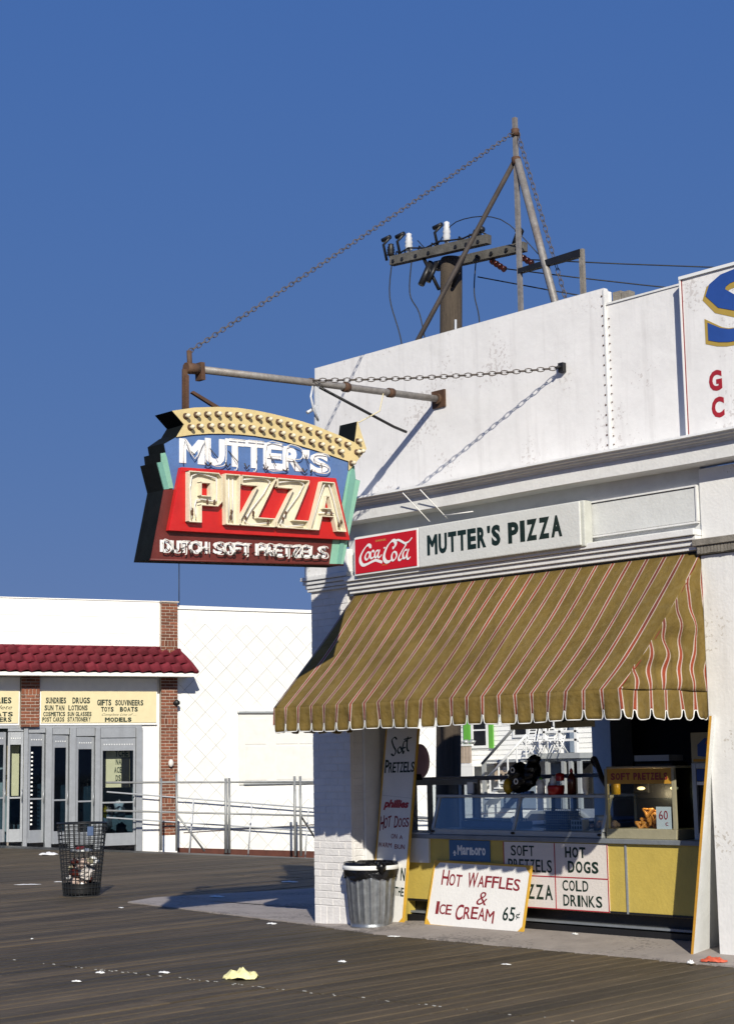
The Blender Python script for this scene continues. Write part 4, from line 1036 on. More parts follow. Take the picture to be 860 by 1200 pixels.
mb = MB(); letters(mb,'60',.03,.13,.085,.165,-.0005,bold=.0); letters(mb,'c',.10,.13,.03,.06,-.0005,bold=.0); mb.build('lettering', 'red', pr)

# second cabinet and poster box at the right
c2 = thing('soda_machine', 'grey framed drinks cabinet with blue header beside the leaning board', 'cabinet', (4.60,.50,.953))
MB().box(0,.55,.02,.4,0,.68).build('body', 'black', c2)
mb = MB(); mb.box(0,.045,-.01,.02,0,.68); mb.box(.046,.55,-.01,.02,.63,.68); mb.box(.046,.55,-.01,.02,0,.06); mb.build('frame', 'casew', c2, bevel=.003)
MB().box(.05,.55,-.004,.018,.52,.625).build('header', 'blue', c2); MB().box(.05,.55,-.008,.018,.485,.515).build('trim', 'boxw', c2)
mb = MB(); text(mb,'~ Soda ~',.08,.5,.545,.60,-.004,.01,.3); bpy.data.meshes
MB().box(.10,.5,.0,.018,.08,.46).build('glass_door', 'dglass', c2)
bx_ = thing('poster_box', 'box with blue and orange printed picture standing on the drinks cabinet', 'box', (4.60,.50,1.635))
MB().box(0,.5,0,.3,0,.27).build('carton', 'olive', bx_)
mb = MB(); mb.prism([(.07,.06),(.30,.04),(.30,.20),(.15,.22),(.07,.16)],-.003,-.0005); mb.build('blue_print', 'blue', bx_)
mb = MB(); mb.prism([(.16,.17),(.24,.12),(.32,.14),(.33,.24),(.2,.25)],-.006,-.0035); mb.build('orange_print', 'orange', bx_)
mb = MB(); mb.box(.02,.3,-.003,-.0005,.01,.035); mb.build('yellow_print', 'amber', bx_)

# hanging price boards behind the valance
for x0, x1, s_, lab in ((3.17,3.66,'50¢','cardboard price board reading fifty cents hung behind the valance'),(2.60,3.12,'Pizza','cardboard menu strip hung behind the valance left of the price board')):
    t = thing('hanging_board', lab, 'sign', (x0,.30,1.985))
    MB().box(0,x1-x0,0,.006,0,.38).build('card', 'olive', t)
    mb = MB(); letters(mb, s_, .06, x1-x0-.06, .06, .30, -.0005, bold=.03, caps=(0,1) if s_[0]=='5' else (0,)); mb.build('lettering', 'ink', t)
    mb = MB(); mb.cyl((.03,0,.38),(.03,0,1.2),.003,n=4); mb.cyl((x1-x0-.03,0,.38),(x1-x0-.03,0,1.2),.003,n=4); mb.build('string', 'wire', t)

cs_ = thing('cup_stack', 'stack of white paper cups on the display case beside the drinks hose', 'cups', (3.36,.50,TZ))
for k in range(5): MB().lathe([(.022,0),(.032,.07),(.034,.07),(.034,.075)], (0,0,k*.022), 14).build('cup', 'boxw', cs_)
nk = thing('napkin_holder', 'small chrome napkin holder on the left end of the display case', 'napkin holder', (1.85,.50,TZ))
MB().box(-.05,.05,0,.06,0,.11).build('holder', 'galv', nk, bevel=.008); MB().box(-.038,.038,-.004,.055,.012,.125).build('napkins', 'boxw', nk)

# inside: glass wind screen frame, pink paddle, cooler on the street side, rails
fr_ = thing('sliding_window', 'grey framed glass wind screen standing behind the display case', 'window', (.83,.9,.0))
for q_ in ((0,.05,0,.04,.6,1.50),(.70,.75,0,.04,.6,1.50),(.051,.699,0,.04,1.445,1.50)): MB().box(*q_).build('frame', 'casew', fr_, bevel=.003)
MB().box(.05,.70,.018,.022,.6,1.445).build('pane', 'glass', fr_)
pd = thing('pink_paddle', 'round dusty pink disc on a small black stand behind the tall sign', 'paddle', (.715,.9,1.50))
mb = MB(); mb.lathe([(0,.0),(.10,.0),(.145,.01),(.15,.02),(.10,.03),(0,.03)], n=24); mb.v = [(x, z, y*1.25+.20) for x, y, z in mb.v]; mb.build('disc', 'pinkp', pd)
mb = MB(); mb.box(-.03,.03,-.01,.02,0,.06); mb.blob((-.03,0,.03),.03); mb.build('stand', 'black', pd)
sh_ = thing('back_shelf', 'narrow grey shelf rail carrying the pink disc beside the tall sign', 'shelf', (.30,.9,0))
MB().box(0,.52,.02,.08,1.44,1.50).build('rail', 'casew', sh_); MB().box(.0,.5,.03,.07,.05,.95).build('dark_panel', 'black', sh_)
co = thing('chest_cooler', 'long blue chest cooler with pale trim inside the open stand', 'cooler', (.35,2.0,0))
MB().box(0,.9,0,3.0,.05,.90).build('body', 'bluegrey', co, bevel=.02)
mb = MB(); mb.box(-.02,.93,-.02,3.02,.901,.96); mb.build('lid_trim', 'lblue', co, bevel=.01)
MB().box(.06,.84,.06,2.9,.962,.985).build('lid', 'bluegrey', co)
mb = MB(); mb.tube(smooth_line([(.30,.6,.97),(.29,.6,1.22),(.36,.6,1.30),(.50,.6,1.31)]), .035, 10); mb.build('handle_pipe', 'lblue', co)
rl = thing('street_side_rail', 'white horizontal rail across the street side opening of the stand', 'rail', (.06,1.3,0))
mb = MB(); mb.box(0,.05,0,3.45,1.47,1.52); mb.build('rail', 'boxw', rl)
for y in (.9,1.9,2.9): MB().box(.0,.045,y,y+.05,.9,1.469).build('post', 'casew', rl)
MB().box(.0,.12,0,3.45,.0,.82).build('low_wall', 'white', rl)

# ============================================================ LOOSE SIGNS
ts = thing('tall_sign', 'tall narrow white food sign with yellow edge leaning beside the galvanised can', 'sign', (.62,.235,.05), rot=(R(-4.2), R(4.0), 0))
TH, TW = 2.03, .485
MB().box(0,TW,0,.012,0,TH).build('board', 'board', ts)
mb = MB(); mb.box(-.006,.010,-.005,.013,0,TH); mb.box(TW-.018,TW+.006,-.005,.013,0,TH); mb.box(.011,TW-.019,-.005,-.0005,0,.02); mb.prism([(TW-.09,.021),(TW-.019,.021),(TW-.019,.09)],-.004,-.0005); mb.build('yellow_edge', 'yedge', ts)
def tq(pt):
    x, y = pt; py = 840+y/7.167; t = (1085-py)/227; left = 262-(y-200)*.087; return ((x-left)/262*TW, t*TH)
sk_ = MB(); K = 0
for st_ in ([(352,232),(335,215),(312,240),(322,285),(342,330),(325,368),(303,355)], [(378,288),(357,318),(368,345),(390,322),(378,288)], [(436,238),(412,245),(398,300),(402,345),(412,320)], [(385,305),(425,292)], [(443,200),(434,260),(436,310),(452,320)], [(408,228),(475,207)]):
    sk_.ribbon([tq(p) for p in st_], -.0008-K*.0002, .010, .012, nib=.7); K += 1
sk_.build('script_lettering', 'ink', ts)
mb = MB()
def tword(s, xa, ya, xb, yb, xc, yc, **k):  # left-bottom, right-bottom, top height at left in photo-traced board units
    a_, b_, c_ = tq((xa, ya)), tq((xb, yb)), tq((xc, yc)); tl = (b_[1]-a_[1])/(b_[0]-a_[0])
    m = MB(); letters(m, s, a_[0], b_[0], a_[1], c_[1], -.0008, **k); m.v = [(x, y, z+tl*(x-a_[0])) for x, y, z in m.v]; mb.add(m.v, m.f)
tword('PRETZELS', 248,520, 488,492, 248,432, bold=.02, caps=(0,), gap=.1)
tword('/V', 560,640, 600,635, 560,510, bold=.03) if 0 else None
m = MB(); letters(m,'N',.39,.455,.46,.59,-.0008,bold=.03); letters(m,'THE',.33,.455,.30,.39,-.0008,bold=.02); mb.add(m.v, m.f)
mb.build('lettering', 'ink', ts)
mb = MB()
tword('HOT', 205,1005, 295,960, 205,912, bold=.01, caps=(0,), gap=.1); tword('DOGS', 322,965, 440,945, 322,888, bold=.01, caps=(0,), gap=.1)
tword('ON', 298,1058, 345,1055, 298,1018, bold=.0); tword('A', 365,1055, 390,1052, 365,1022, bold=.0)
tword('WARM', 192,1140, 300,1132, 192,1102, bold=.0); tword('BUN', 325,1138, 405,1132, 325,1100, bold=.0)
mb.build('red_lettering', 'bred', ts)
ph = MB(); a_, b_, c_ = tq((238, 806)), tq((440, 800)), tq((238, 742))
text(ph, 'phillies', a_[0], b_[0], a_[1]-.03, c_[1], -.0008, .045, .25, tilt=.06)
ph.build('script_lettering', 'red', ts)
MB().box(.02,TW-.02,-.0015,-.0004,1.305,1.308).build('panel_joint', 'casew', ts)

wf = thing('waffle_sign', 'wide white waffle and ice cream sign with yellow border leaning on the counter', 'sign', (1.44,.215,.052), rot=(R(-14), R(.6), 0))
WW2, WH = 1.315, .655
MB().box(0,WW2,0,.012,0,WH).build('board', 'board', wf)
mb = MB(); e = .016
mb.box(-.004,e,-.004,.014,-.004,WH+.004); mb.box(WW2-e,WW2+.004,-.004,.014,-.004,WH+.004); mb.box(e+.0005,WW2-e-.0005,-.004,.014,-.004,e); mb.box(e+.0005,WW2-e-.0005,-.004,.014,WH-e,WH+.004)
for x, z, sx_, sz in ((e,e,1,1),(WW2-e,e,-1,1),(e,WH-e,1,-1),(WW2-e,WH-e,-1,-1)): mb.prism([(x,z),(x+.06*sx_,z),(x,z+.06*sz)] if sx_*sz > 0 else [(x,z),(x,z+.06*sz),(x+.06*sx_,z)],-.0025,-.0005)
mb.build('yellow_border', 'yedge', wf)
mb = MB()
def curvy(s, x0, x1, z0, z1, f, **k):
    m = MB(); letters(m, s, x0, x1, z0, z1, -.0008, **k); m.v = [(x, y, z+f(x)) for x, y, z in m.v]; mb.add(m.v, m.f)
curvy('HOT', .14, .42, .40, .52, lambda x: .02-(x-.14)*.05, bold=.012, caps=(0,), gap=.1)
curvy('WAFFLES', .50, 1.20, .415, .53, lambda x: -.005+.10*(x-.5)*(1.1-x), bold=.012, caps=(0,), gap=.1)
text(mb, '&', .66, .80, .245, .375, -.0008, -.005, .2)
curvy('ICE', .12, .34, .125, .225, lambda x: 0, bold=.012, caps=(0,), gap=.1)
curvy('CREAM', .40, .92, .075, .195, lambda x: .03*math.sin((x-.4)*6), bold=.012, caps=(0,), gap=.1)
mb.build('lettering', 'bred', wf)
mb = MB(); letters(mb,'65',1.03,1.185,.115,.25,-.0008,bold=.01); letters(mb,'¢',1.20,1.25,.135,.205,-.0008,bold=.0); mb.build('price_lettering', 'ink', wf)

lb = thing('leaning_board', 'plain white board with yellow edge leaning against the right pier', 'board', (4.97,-.13,.03), rot=(0, R(8.0), R(7)))
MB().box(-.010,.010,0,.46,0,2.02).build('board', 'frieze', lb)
mb = MB(); mb.box(-.0105,.0105,-.006,-.0005,0,2.02); mb.build('yellow_edge', 'amber', lb)

# ============================================================ BINS
gc = thing('galvanised_can', 'fluted galvanised rubbish can with black liner beside the white pilaster', 'rubbish can', (.86,.02,.016), rz=.2)
mb = MB(); N_ = 160; levels = 10
for j in range(levels+1):
    t = j/levels; z = .05+.50*t; r0 = .212+.043*t
    for k in range(N_):
        a_ = 2*math.pi*k/N_; rr = r0+(.012*max(0, math.cos(a_*20))**.6 if 0 < j < levels else .0)
        mb.v.append((rr*math.cos(a_), rr*math.sin(a_), z))
for j in range(levels):
    for k in range(N_): mb.f.append((j*N_+k, j*N_+(k+1) % N_, (j+1)*N_+(k+1) % N_, (j+1)*N_+k)); mb.smooth.append(True)
mb.build('body', 'galv', gc)
mb = MB(); mb.lathe([(0,.008),(.20,.0),(.216,.004),(.218,.02),(.213,.03),(.214,.052)], n=48); mb.build('base_band', 'galv', gc)
mb = MB(); mb.lathe([(.258,.545),(.262,.56),(.262,.60)], n=48); mb.build('top_band', 'galv', gc)
ln_ = MB(); N_ = 60; rw = [(.20,.40),(.235,.62),(.262,.665),(.278,.66),(.284,.60),(.280,.54),(.272,.50)]
for j, (r, z) in enumerate(rw):
    for k in range(N_):
        a_ = 2*math.pi*k/N_; q_ = random.uniform(-.004,.006)+.006*math.sin(a_*7+j); zz_ = z+(.018*math.sin(a_*5)+random.uniform(-.012,.012) if j == len(rw)-1 else 0)
        ln_.v.append(((r+q_)*math.cos(a_), (r+q_)*math.sin(a_), zz_))
for j in range(len(rw)-1):
    for k in range(N_): ln_.f.append((j*N_+k, (j+1)*N_+k, (j+1)*N_+(k+1) % N_, j*N_+(k+1) % N_)); ln_.smooth.append(True)
ln_.build('bin_liner', 'plastic', gc)
mb = MB(); mb.lathe([(.291,.590),(.293,.592),(.292,.630),(.289,.632)], n=48); mb.build('white_band', 'boxw', gc)
MB().lathe([(0,.42),(.2,.40)], n=24).build('liner_floor', 'plastic', gc)
mb = MB(); mb.blob((.24,-.16,.62),.05,(1,1,1.2),9,7,.25); mb.blob((.22,-.18,.66),.03,(1,1,1),9,7,.25); mb.build('liner_knot', 'plastic', gc)

wb = thing('wire_bin', 'black wire mesh litter bin half full of rubbish on the open boardwalk', 'litter bin', (-5.74,.86,0)); wb.scale = (1.13, 1.13, 1)
mb = MB(); nW = 28
rad = lambda z: .185+.075*z/.96
wr = MB()
for k in range(nW):
    a_ = 2*math.pi*k/nW; wr.cyl((rad(0)*math.cos(a_)*1.15, rad(0)*math.sin(a_)*1.15, .0), (rad(.96)*math.cos(a_)*1.13, rad(.96)*math.sin(a_)*1.13, .96), .0058, n=4, caps=False)
wr.build('upright_wires', 'wire', wb)
wr = MB()
for j in range(19):
    z = .0+j*.0533; r = rad(z)*1.145; rr_ = .010 if j in (0, 18) else (.008 if j in (2,) else .0052)
    wr.tube([(r*math.cos(2*math.pi*k/28), r*math.sin(2*math.pi*k/28), z) for k in range(29)], rr_, 4, caps=False)
wr.build('ring_wires', 'wire', wb)
MB().lathe([(0,.03),(.205,.03),(.21,.10),(.212,.10)], n=24).build('base_plate', 'black', wb)
mb = MB(); mb.lathe([(.209,.03),(.218,.16)], n=28); mb.build('base_band', 'black', wb)
mb = MB(); mb.prism([(-.02,.80),(.08,.80),(.08,.92),(-.02,.92)], -.292, -.288); mb.v = [(x*.7+.05, y+.0, z) for x, y, z in mb.v]
rotp(mb, R(62)).build('blue_tag', 'bluegrey', wb)
cols = [('boxw','white crumpled paper cup'),('litter','crumpled pale paper wad'),('trashmix','brown stained food wrapper'),('cpink','pinkish food box')]
rmats = ['boxw','litter','trashmix','cpink','brn','olive','boxw','trashmix','brn','litter']
tr_ = thing('rubbish_heap', 'crumpled cups and food wrappers lying inside the wire mesh bin', 'rubbish', (-5.74,.86,.06)); tr_.scale = (1.1, 1.1, 1)
for k in range(44):
    a_ = random.uniform(0, 6.28); r = random.uniform(.04,.18); z = random.uniform(.08,.40)
    MB().blob((r*math.cos(a_), r*math.sin(a_), z), random.uniform(.03,.065), (1,1,random.uniform(.6,1.1)), 6, 4, .35).build('scrap', rmats[k % 10], tr_)
MB().box(-.02,.11,-.10,.0,.22,.34).build('food_box', 'cpink', tr_, rot=(.2,.35,.5))
MB().blob((0,0,.53),.13,(1,1,.25),9,5,.3).build('scrap', 'casew', tr_)
MB().blob((.05,-.06,.57),.06,(1,1,.3),9,5,.3).build('scrap', 'ltred', tr_)

# ============================================================ LITTER
def scrap(x, y, sx_, sy, h, mat, label, seed, name='paper_scrap', cat='litter', rz=0, z0=.004):
    rnd = random.Random(seed); mb = MB(); n, m = 16, 11
    hs_ = [rnd.uniform(0, 6.28) for _ in range(6)]
    for j in range(m+1):
        for i in range(n+1):
            u, v = i/n-.5, j/m-.5; rr = math.hypot(u*2, v*2); q = 1/max(1, rr*1.05)
            fold = abs(math.sin(u*9+v*5+hs_[0]))*.45+abs(math.sin(v*11-u*7+hs_[1]))*.3+.25*rnd.random()
            e = max(0, 1-rr*rr*.8)
            mb.v.append((u*sx_*q*(1+rnd.uniform(-.10,.10)), v*sy*q*(1+rnd.uniform(-.12,.12)), fold*h*e+.001+h*.08*rnd.random()))
    for j in range(m):
        for i in range(n): a_ = j*(n+1)+i; mb.f.append((a_, a_+1, a_+n+2, a_+n+1)); mb.smooth.append(True)
    o = mb.build(name, mat, loc=(x, y, z0), rot=(0, 0, rz)); return tag(o, label, cat)
scrap(3.04,-3.46,.30,.17,.10,'ywrap','crumpled pale yellow food wrapper lying on the foreground planks',1,'yellow_wrapper',rz=.6)
scrap(-8.2,1.55,.42,.10,.01,'litter','flat white paper strip on the boards left of the wire bin',2,rz=.8)
scrap(-8.3,2.15,.16,.07,.01,'litter','small white paper just behind the flat strip left of the wire bin',21,rz=.8)
scrap(-15.62,6.62,.42,.30,.07,'litter','crumpled white paper on the boards in front of the glass doors',3,rz=.5)
scrap(-.354,-.30,.13,.07,.02,'boxw','small white paper at the sidewalk edge left of the pilaster',4,rz=.3)
scrap(1.647,-.42,.15,.09,.012,'boxw','white paper ring lying at the sidewalk edge below the galvanised can',5,rz=.3)
scrap(1.833,-3.97,.10,.05,.02,'litter','white scrap just past the long plank joint, right of a smaller one',6,rz=.3)
scrap(2.152,-4.41,.09,.035,.015,'litter','thin white scrap nearer than the long plank joint at lower left',7,rz=.5)
scrap(2.239,-3.62,.12,.05,.018,'litter','curled white scrap left of the yellow wrapper',8,rz=.2)
scrap(2.834,-2.185,.09,.04,.02,'boxw','small white scrap on the boards midway between can and foreground',9,rz=.2)
scrap(-1.087,-2.803,.03,.03,.012,'boxw','tiny white speck alone on the planks at left',10)
scrap(-3.5,-.05,.09,.05,.012,'boxw','small white scrap at the pointed tip of the concrete wedge',11)
scrap(-3.70,1.58,.30,.12,.02,'litter','shaded paper scrap on the concrete wedge in the building shadow',12,z0=.022)
scrap(-5.22,4.11,.28,.12,.02,'litter','shaded paper scrap on the dark boards near the railing',13,rz=.4)
scrap(4.05,-1.45,.10,.03,.01,'litter','pair of thin white slivers on the boards below the menu panel',14,rz=.3)
scrap(5.35,-.36,.24,.08,.05,'orange','orange crumpled wrapper at the foot of the right pier',15,'orange_wrapper',rz=.3,z0=.02)
scrap(5.22,-.50,.07,.05,.04,'boxw','small white crumpled scrap beside the orange wrapper',16,z0=.01)
scrap(2.6,.02,.09,.04,.02,'boxw','white scrap on the concrete right of the waffle sign',17,z0=.05) if 0 else None
scrap(3.35,.28,.08,.04,.02,'boxw','white scrap on the concrete against the black kick base',18,z0=.07)

# ============================================================ FAR SHOP (local x along its front, y inward)
FP, FA = (-21.61,9.19,0), R(72)
fs = thing('souvenir_shop', 'long white shop with maroon tiled awning roof, brick piers and cream sign boards', 'building', FP, FA)
fz = lambda s_: dip(FP[1]+s_*math.sin(FA))
# walls
MB().box(-9,3.87,.06,.30,2.72,5.855).build('front_wall', 'farwhite', fs)
for j, (z0, z1) in enumerate(((4.64,5.04),(5.043,5.45),(5.453,5.86))):
    MB().box(-9,3.868,.03-.004*j,.058,z0,z1).build('upper_board', 'farwhite', fs, bevel=.004)
MB().box(-9,3.875,.0,.3,5.862,5.885).build('coping', 'farwhite', fs)
MB().box(4.302,12.3,.06,.30,-1.2,5.70).build('side_wall', 'farwhite', fs)
MB().hexa([(4.30,.02,5.79),(12.3,.02,5.72),(12.3,.34,5.72),(4.30,.34,5.79)], [(4.30,.02,5.70),(12.3,.02,5.66),(12.3,.34,5.66),(4.30,.34,5.70)]).build('coping', 'farwhite', fs)
MB().box(-9,12.3,.30,7,5.2,5.3).build('roof', 'rust', fs)
# diamond shingles on the side wall
dm_ = MB(); a_ = .5; th_ = .010
dm_.add([(-a_,0,0),(0,0,-a_),(a_,0,0),(0,0,a_),(-a_,1,0),(0,1,-a_),(a_,1,0),(0,1,a_)], [(0,1,2,3),(0,4,5,1),(1,5,6,2),(2,6,7,3),(3,7,4,0)])
dme = bpy.data.meshes.new('shingle_mesh'); dme.from_pydata(dm_.v, [], dm_.f); dme.materials.append(M['shing']); dme.update()
sw_, sh__ = .56, .56; cnt = 0; gaps = MB()
smesh = MB()
sw_mb = bpy.data.objects['side_wall']
r_ = 0; z = -.55
while z < 5.4:
    x = 4.53+(sw_/2 if r_ % 2 else 0)
    while x < 12.0:
        if z < 5.5-.03*(x-4.3) and not (5.8 < x < 8.4 and 1.0 < z < 3.3):
            tx = (random.uniform(-.006, .006)); gaps.add([(x-sw_/2,.058,z),(x,.058,z-sh__/2),(x+sw_/2,.058,z),(x,.058,z+sh__/2)], [(0,1,2,3)])
            if x < 9.0 and cnt < 290: piece('shingle', dme, None, sw_mb, (x, .046+random.uniform(-.003,.003), z), (sw_*.972, .012, sh__*.972), (R(1.2)+random.uniform(-.008,.008), 0, tx)); cnt += 1
            else:
                mt = Matrix.Translation((x,.046,z)) @ Matrix.Rotation(R(1.2), 4, 'X') @ Matrix.Diagonal((sw_*.972,.012,sh__*.972,1)); smesh.add([mt @ Vector(v) for v in dm_.v], dm_.f)
        x += sw_
    z += sh__/2; r_ += 1
gaps.build('shingle_gap_shade', 'gapgrey', sw_mb, kind='stuff')  # grey diamonds paint in the shade lines between the shingles
smesh.build('shingle', 'shing', sw_mb, kind='stuff')
# boarded window
bwn = MB().box(5.98,8.25,.020,.058,1.25,3.02).build('boarded_window', 'gapwhite', fs, bevel=.004)
MB().box(5.95,8.3,-.035,.058,3.06,3.11).build('window_head', 'casew', bwn, bevel=.01)
for (x0, x1) in ((6.15,6.72),(7.0,7.6),(7.65,8.1)):
    for (z0, z1) in ((1.36,2.22),(2.27,2.92)): MB().box(x0,x1,.008,.019,z0,z1).build('window_board', 'gapwhite', bwn, bevel=.004)
MB().box(6.1,8.2,-.02,.019,1.255,1.285).build('window_sill', 'casew', bwn)
# base strip
mb = MB(); mb.hexa([(4.3,.02,fz(4.3)-.2),(14,.02,fz(14)-.2),(14,.02,fz(14)+.06),(4.3,.02,fz(4.3)+.06)], [(4.3,.06,fz(4.3)-.2),(14,.06,fz(14)-.2),(14,.06,fz(14)+.06),(4.3,.06,fz(4.3)+.06)]); mb.build('base_strip', 'base', fs)
mb = MB(); mb.hexa([(4.5,.015,.10),(14,.015,-.0+.35),(14,.015,.012+.35),(4.5,.015,.11)], [(4.5,.03,.10),(14,.03,.35),(14,.03,.362),(4.5,.03,.11)]); mb.build('thin_wall_strip', 'rust', fs)  # thin rust-coloured strip rising along the wall
# brick piers
ubr = unitbox('brick', .03)
def pier(x0, x1, z0, z1):
    p = MB().box(x0+.008,x1-.008,-.10,.30,z0,z1).build('brick_pier', 'mortar', fs)
    z = z0; row = 0; W = x1-x0
    while z < z1-.05:
        if abs(z-(z0+(z1-z0)*.15)) < .001: pass
        cs = [0,.5,1] if row % 2 == 0 else [0,.25,.75,1]
        hh = .064; band = (row % 24) in (10,)
        if band: cs = [0,.2,.4,.6,.8,1]; hh = .14 if z+.15 < z1 else .064
        for a_, b_ in zip(cs[:-1], cs[1:]): piece('brick', ubr, None, p, (x0+a_*W+.007, -.118+random.uniform(-.003,.003), z+.004), ((b_-a_)*W-.014, .05, hh-.004))
        z += hh+.014; row += 1
    return p
pier(3.868,4.298,.06,5.84); pier(.340,.795,2.735,4.0)
MB().box(3.85,4.32,-.14,.3,5.842,5.875).build('pier_cap', 'mortar', fs)
MB().box(3.88,4.29,-.11,.058,-.45,.055).build('pier_foot', 'farwhite', fs)
lp = MB(); lp.blob((4.10,-.17,1.82),.07,(1,.8,1.4),10,8,.02); lp.build('pier_lamp', 'cpink', fs)
lp = MB(); lp.blob((4.26,-.18,3.32),.07,(1.2,.8,1),8,6,.2); lp.cyl((4.2,-.12,3.3),(4.2,-.2,3.34),.03); lp.build('floodlight', 'black', fs)
# pent tile roof
rf = MB().hexa([(-9,-.60,4.00),(4.52,-.60,4.00),(4.32,.02,4.60),(-9,.02,4.60)], [(-9,-.60,4.04),(4.52,-.60,4.04),(4.32,.02,4.64),(-9,.02,4.64)]).build('pent_roof', 'base', fs)
MB().box(-9,4.58,-.63,-.585,3.945,4.035).build('fascia', 'farwhite', fs, bevel=.004)
MB().box(-9,4.56,-.58,.05,3.955,3.985).build('soffit', 'farwhite', fs)
MB().box(4.52,4.57,-.58,.05,3.945,4.03).build('fascia', 'farwhite', fs)
tm_ = MB(); nn_ = 10
for j in range(2):
    for i in range(nn_+1):
        t = i/nn_; h = .055*math.sin(t*math.pi)**1.0 if t < .62 else .055*math.sin(.62*math.pi)*(1-(t-.62)/.38)-.03*math.sin((t-.62)/.38*math.pi)
        tm_.v.append((t, j, h+(.022 if j == 0 else 0)))
    for i in range(nn_+1): tm_.v.append((i/nn_, j, tm_.v[-(nn_+1)][2]-.014))
w2 = nn_+1
for i in range(nn_): tm_.f += [(i, i+1, 2*w2+i+1, 2*w2+i), (w2+i, 3*w2+i, 3*w2+i+1, w2+i+1), (i, w2+i, w2+i+1, i+1)]; tm_.smooth += [True, True, False]
tme = bpy.data.meshes.new('tile_mesh'); tme.from_pydata(tm_.v, [], tm_.f); tme.polygons.foreach_set('use_smooth', tm_.smooth); tme.materials.append(M['tile']); tme.update()
slope = math.atan2(.60,.62); L_ = math.hypot(.60,.62); tw = .275
for j in range(3):
    y0, z0 = -.66+j*.222, 4.045-.02+j*.214
    lim = 4.60-.10*j
    x = lim-tw; 
    while x > -5.5:
        piece('roof_tile', tme, None, rf, (x, y0, z0+.008+random.uniform(-.004,.004)), (tw+.01, .335, 1), (slope, 0, random.uniform(-.008,.008)))
        x -= tw
hb = MB(); hb.tube([(4.62,-.68,4.055),(4.54,-.42,4.27),(4.46,-.2,4.45),(4.33,.03,4.66)], [.05,.06,.055,.05], 8); hb.build('hip_tile', 'tile', rf)
hb = MB(); hb.hexa([(4.60,-.64,4.03),(4.56,.05,4.03),(4.34,.05,4.62),(4.38,.0,4.62)],[(4.59,-.63,4.02),(4.55,.05,4.02),(4.33,.05,4.61),(4.37,.0,4.61)]); hb.build('roof_end', 'tile', rf)
hb = MB(); hb.tube([(-9,.02,4.69),(3.9,.02,4.69)], .045, 8); hb.build('ridge_tile', 'tile', rf)
# cream sign boards
def fsign(x0, x1, nm_label, rows, par=fs):
    MB().box(x0,x1,-.02,.03,2.78,3.93).build('sign_surround', 'farwhite2', fs)
    t = MB().box(x0+.03,x1-.03,-.04,-.021,2.83,3.60).build('sign_board', 'cream', fs)
    mb = MB()
    for (s_, a_, b_, z0, z1, bo, sh) in rows: 
        if sh: text(mb, s_, a_, b_, z0, z1, -.041, bo, sh)
        else: letters(mb, s_, a_, b_, z0, z1, -.041, bold=bo, gap=.12)
    mb.build('lettering', 'ink', t)
fsign(.815, 3.79, '', [
    ('SUNDRIES', .96,1.46,3.30,3.45,.04,0),('DRUGS',1.62,2.06,3.30,3.45,.04,0),
    ('SUN TAN',.93,1.42,3.13,3.26,.04,0),('LOTIONS',1.52,2.00,3.13,3.26,.04,0),
    ('COSMETICS',.90,1.44,2.99,3.10,.04,0),('SUN GLASSES',1.50,2.10,2.99,3.10,.04,0),
    ('POST CARDS',.88,1.42,2.86,2.97,.04,0),('STATIONERY',1.50,2.08,2.86,2.97,.04,0),
    ('GIFTS',2.24,2.60,3.25,3.40,.04,0),('SOUVINEERS',2.70,3.42,3.25,3.39,.04,0),
    ('TOYS',2.34,2.66,3.10,3.22,.05,0),('BOATS',2.82,3.28,3.10,3.22,.05,0),
    ('Complete Line of ....',2.36,3.24,2.985,3.06,-.005,.5),('MODELS',2.44,3.12,2.85,2.96,.06,0)])
fsign(-2.6, .325, '', [('SUNDRIES',-.62,.12,3.30,3.45,.04,0),('Complete',-.7,.14,3.13,3.26,-.005,.4),('BOATS',-.5,.16,2.99,3.10,.04,0),('MODELERS',-.7,.13,2.86,2.97,.04,0)])
# doors: folded leaves in aluminium frames
MB().box(-9,3.40,.0,.12,2.705,2.775).build('door_header', 'alu', fs, bevel=.004)
def leaf(x0, x1, zb, ang, nm='glass_door', blue_head=True):
    t = MB(); W = x1-x0; f = .055
    t.box(0,f,0,.05,0,2.60); t.box(W-f,W,0,.05,0,2.60); t.box(f,W-f,0,.05,0,.30); t.box(f,W-f,0,.05,2.30,2.60); t.box(f,W-f,.005,.045,1.02,1.06)
    d = t.build(nm, 'alu', fs, loc=(x0,.0,zb), rot=(0,0,ang), bevel=.004)
    MB().box(f,W-f,.02,.026,.301,1.019).build('pane', 'dglass', d); MB().box(f,W-f,.02,.026,1.061,2.299).build('pane', 'glass' if W > .8 or x0 < .1 else 'dglass', d)
    MB().cyl((W-f*.5,-.05,.95),(W-f*.5,-.05,1.25),.012,n=6).build('push_bar', 'alu', d)
    mm = MB(); n = max(3, int(W/.07))
    for k in range(n): mm.lathe([(0,0),(.014,0),(.014,.004),(0,.004)], n=6); 
    q = len(mm.v)//n
    for k in range(n):
        for j in range(k*q, (k+1)*q): a_, b_, c_ = mm.v[j]; mm.v[j] = (f+(W-2*f)*(k+.5)/n+a_, -.002-c_, 2.45+b_*1.5)
    mm.build('header_studs', 'boxw', d); return d
def gate_post(x, w__, zb):
    MB().box(x,x+w__,-.05,.10,zb-.1,2.704).build('door_post', 'alu', fs, bevel=.006)
gate_post(.44,.10,fz(.4)); gate_post(.98,.15,fz(1)); gate_post(1.57,.15,fz(1.6)); gate_post(2.21,.12,fz(2.2)); gate_post(3.25,.16,fz(3.3))
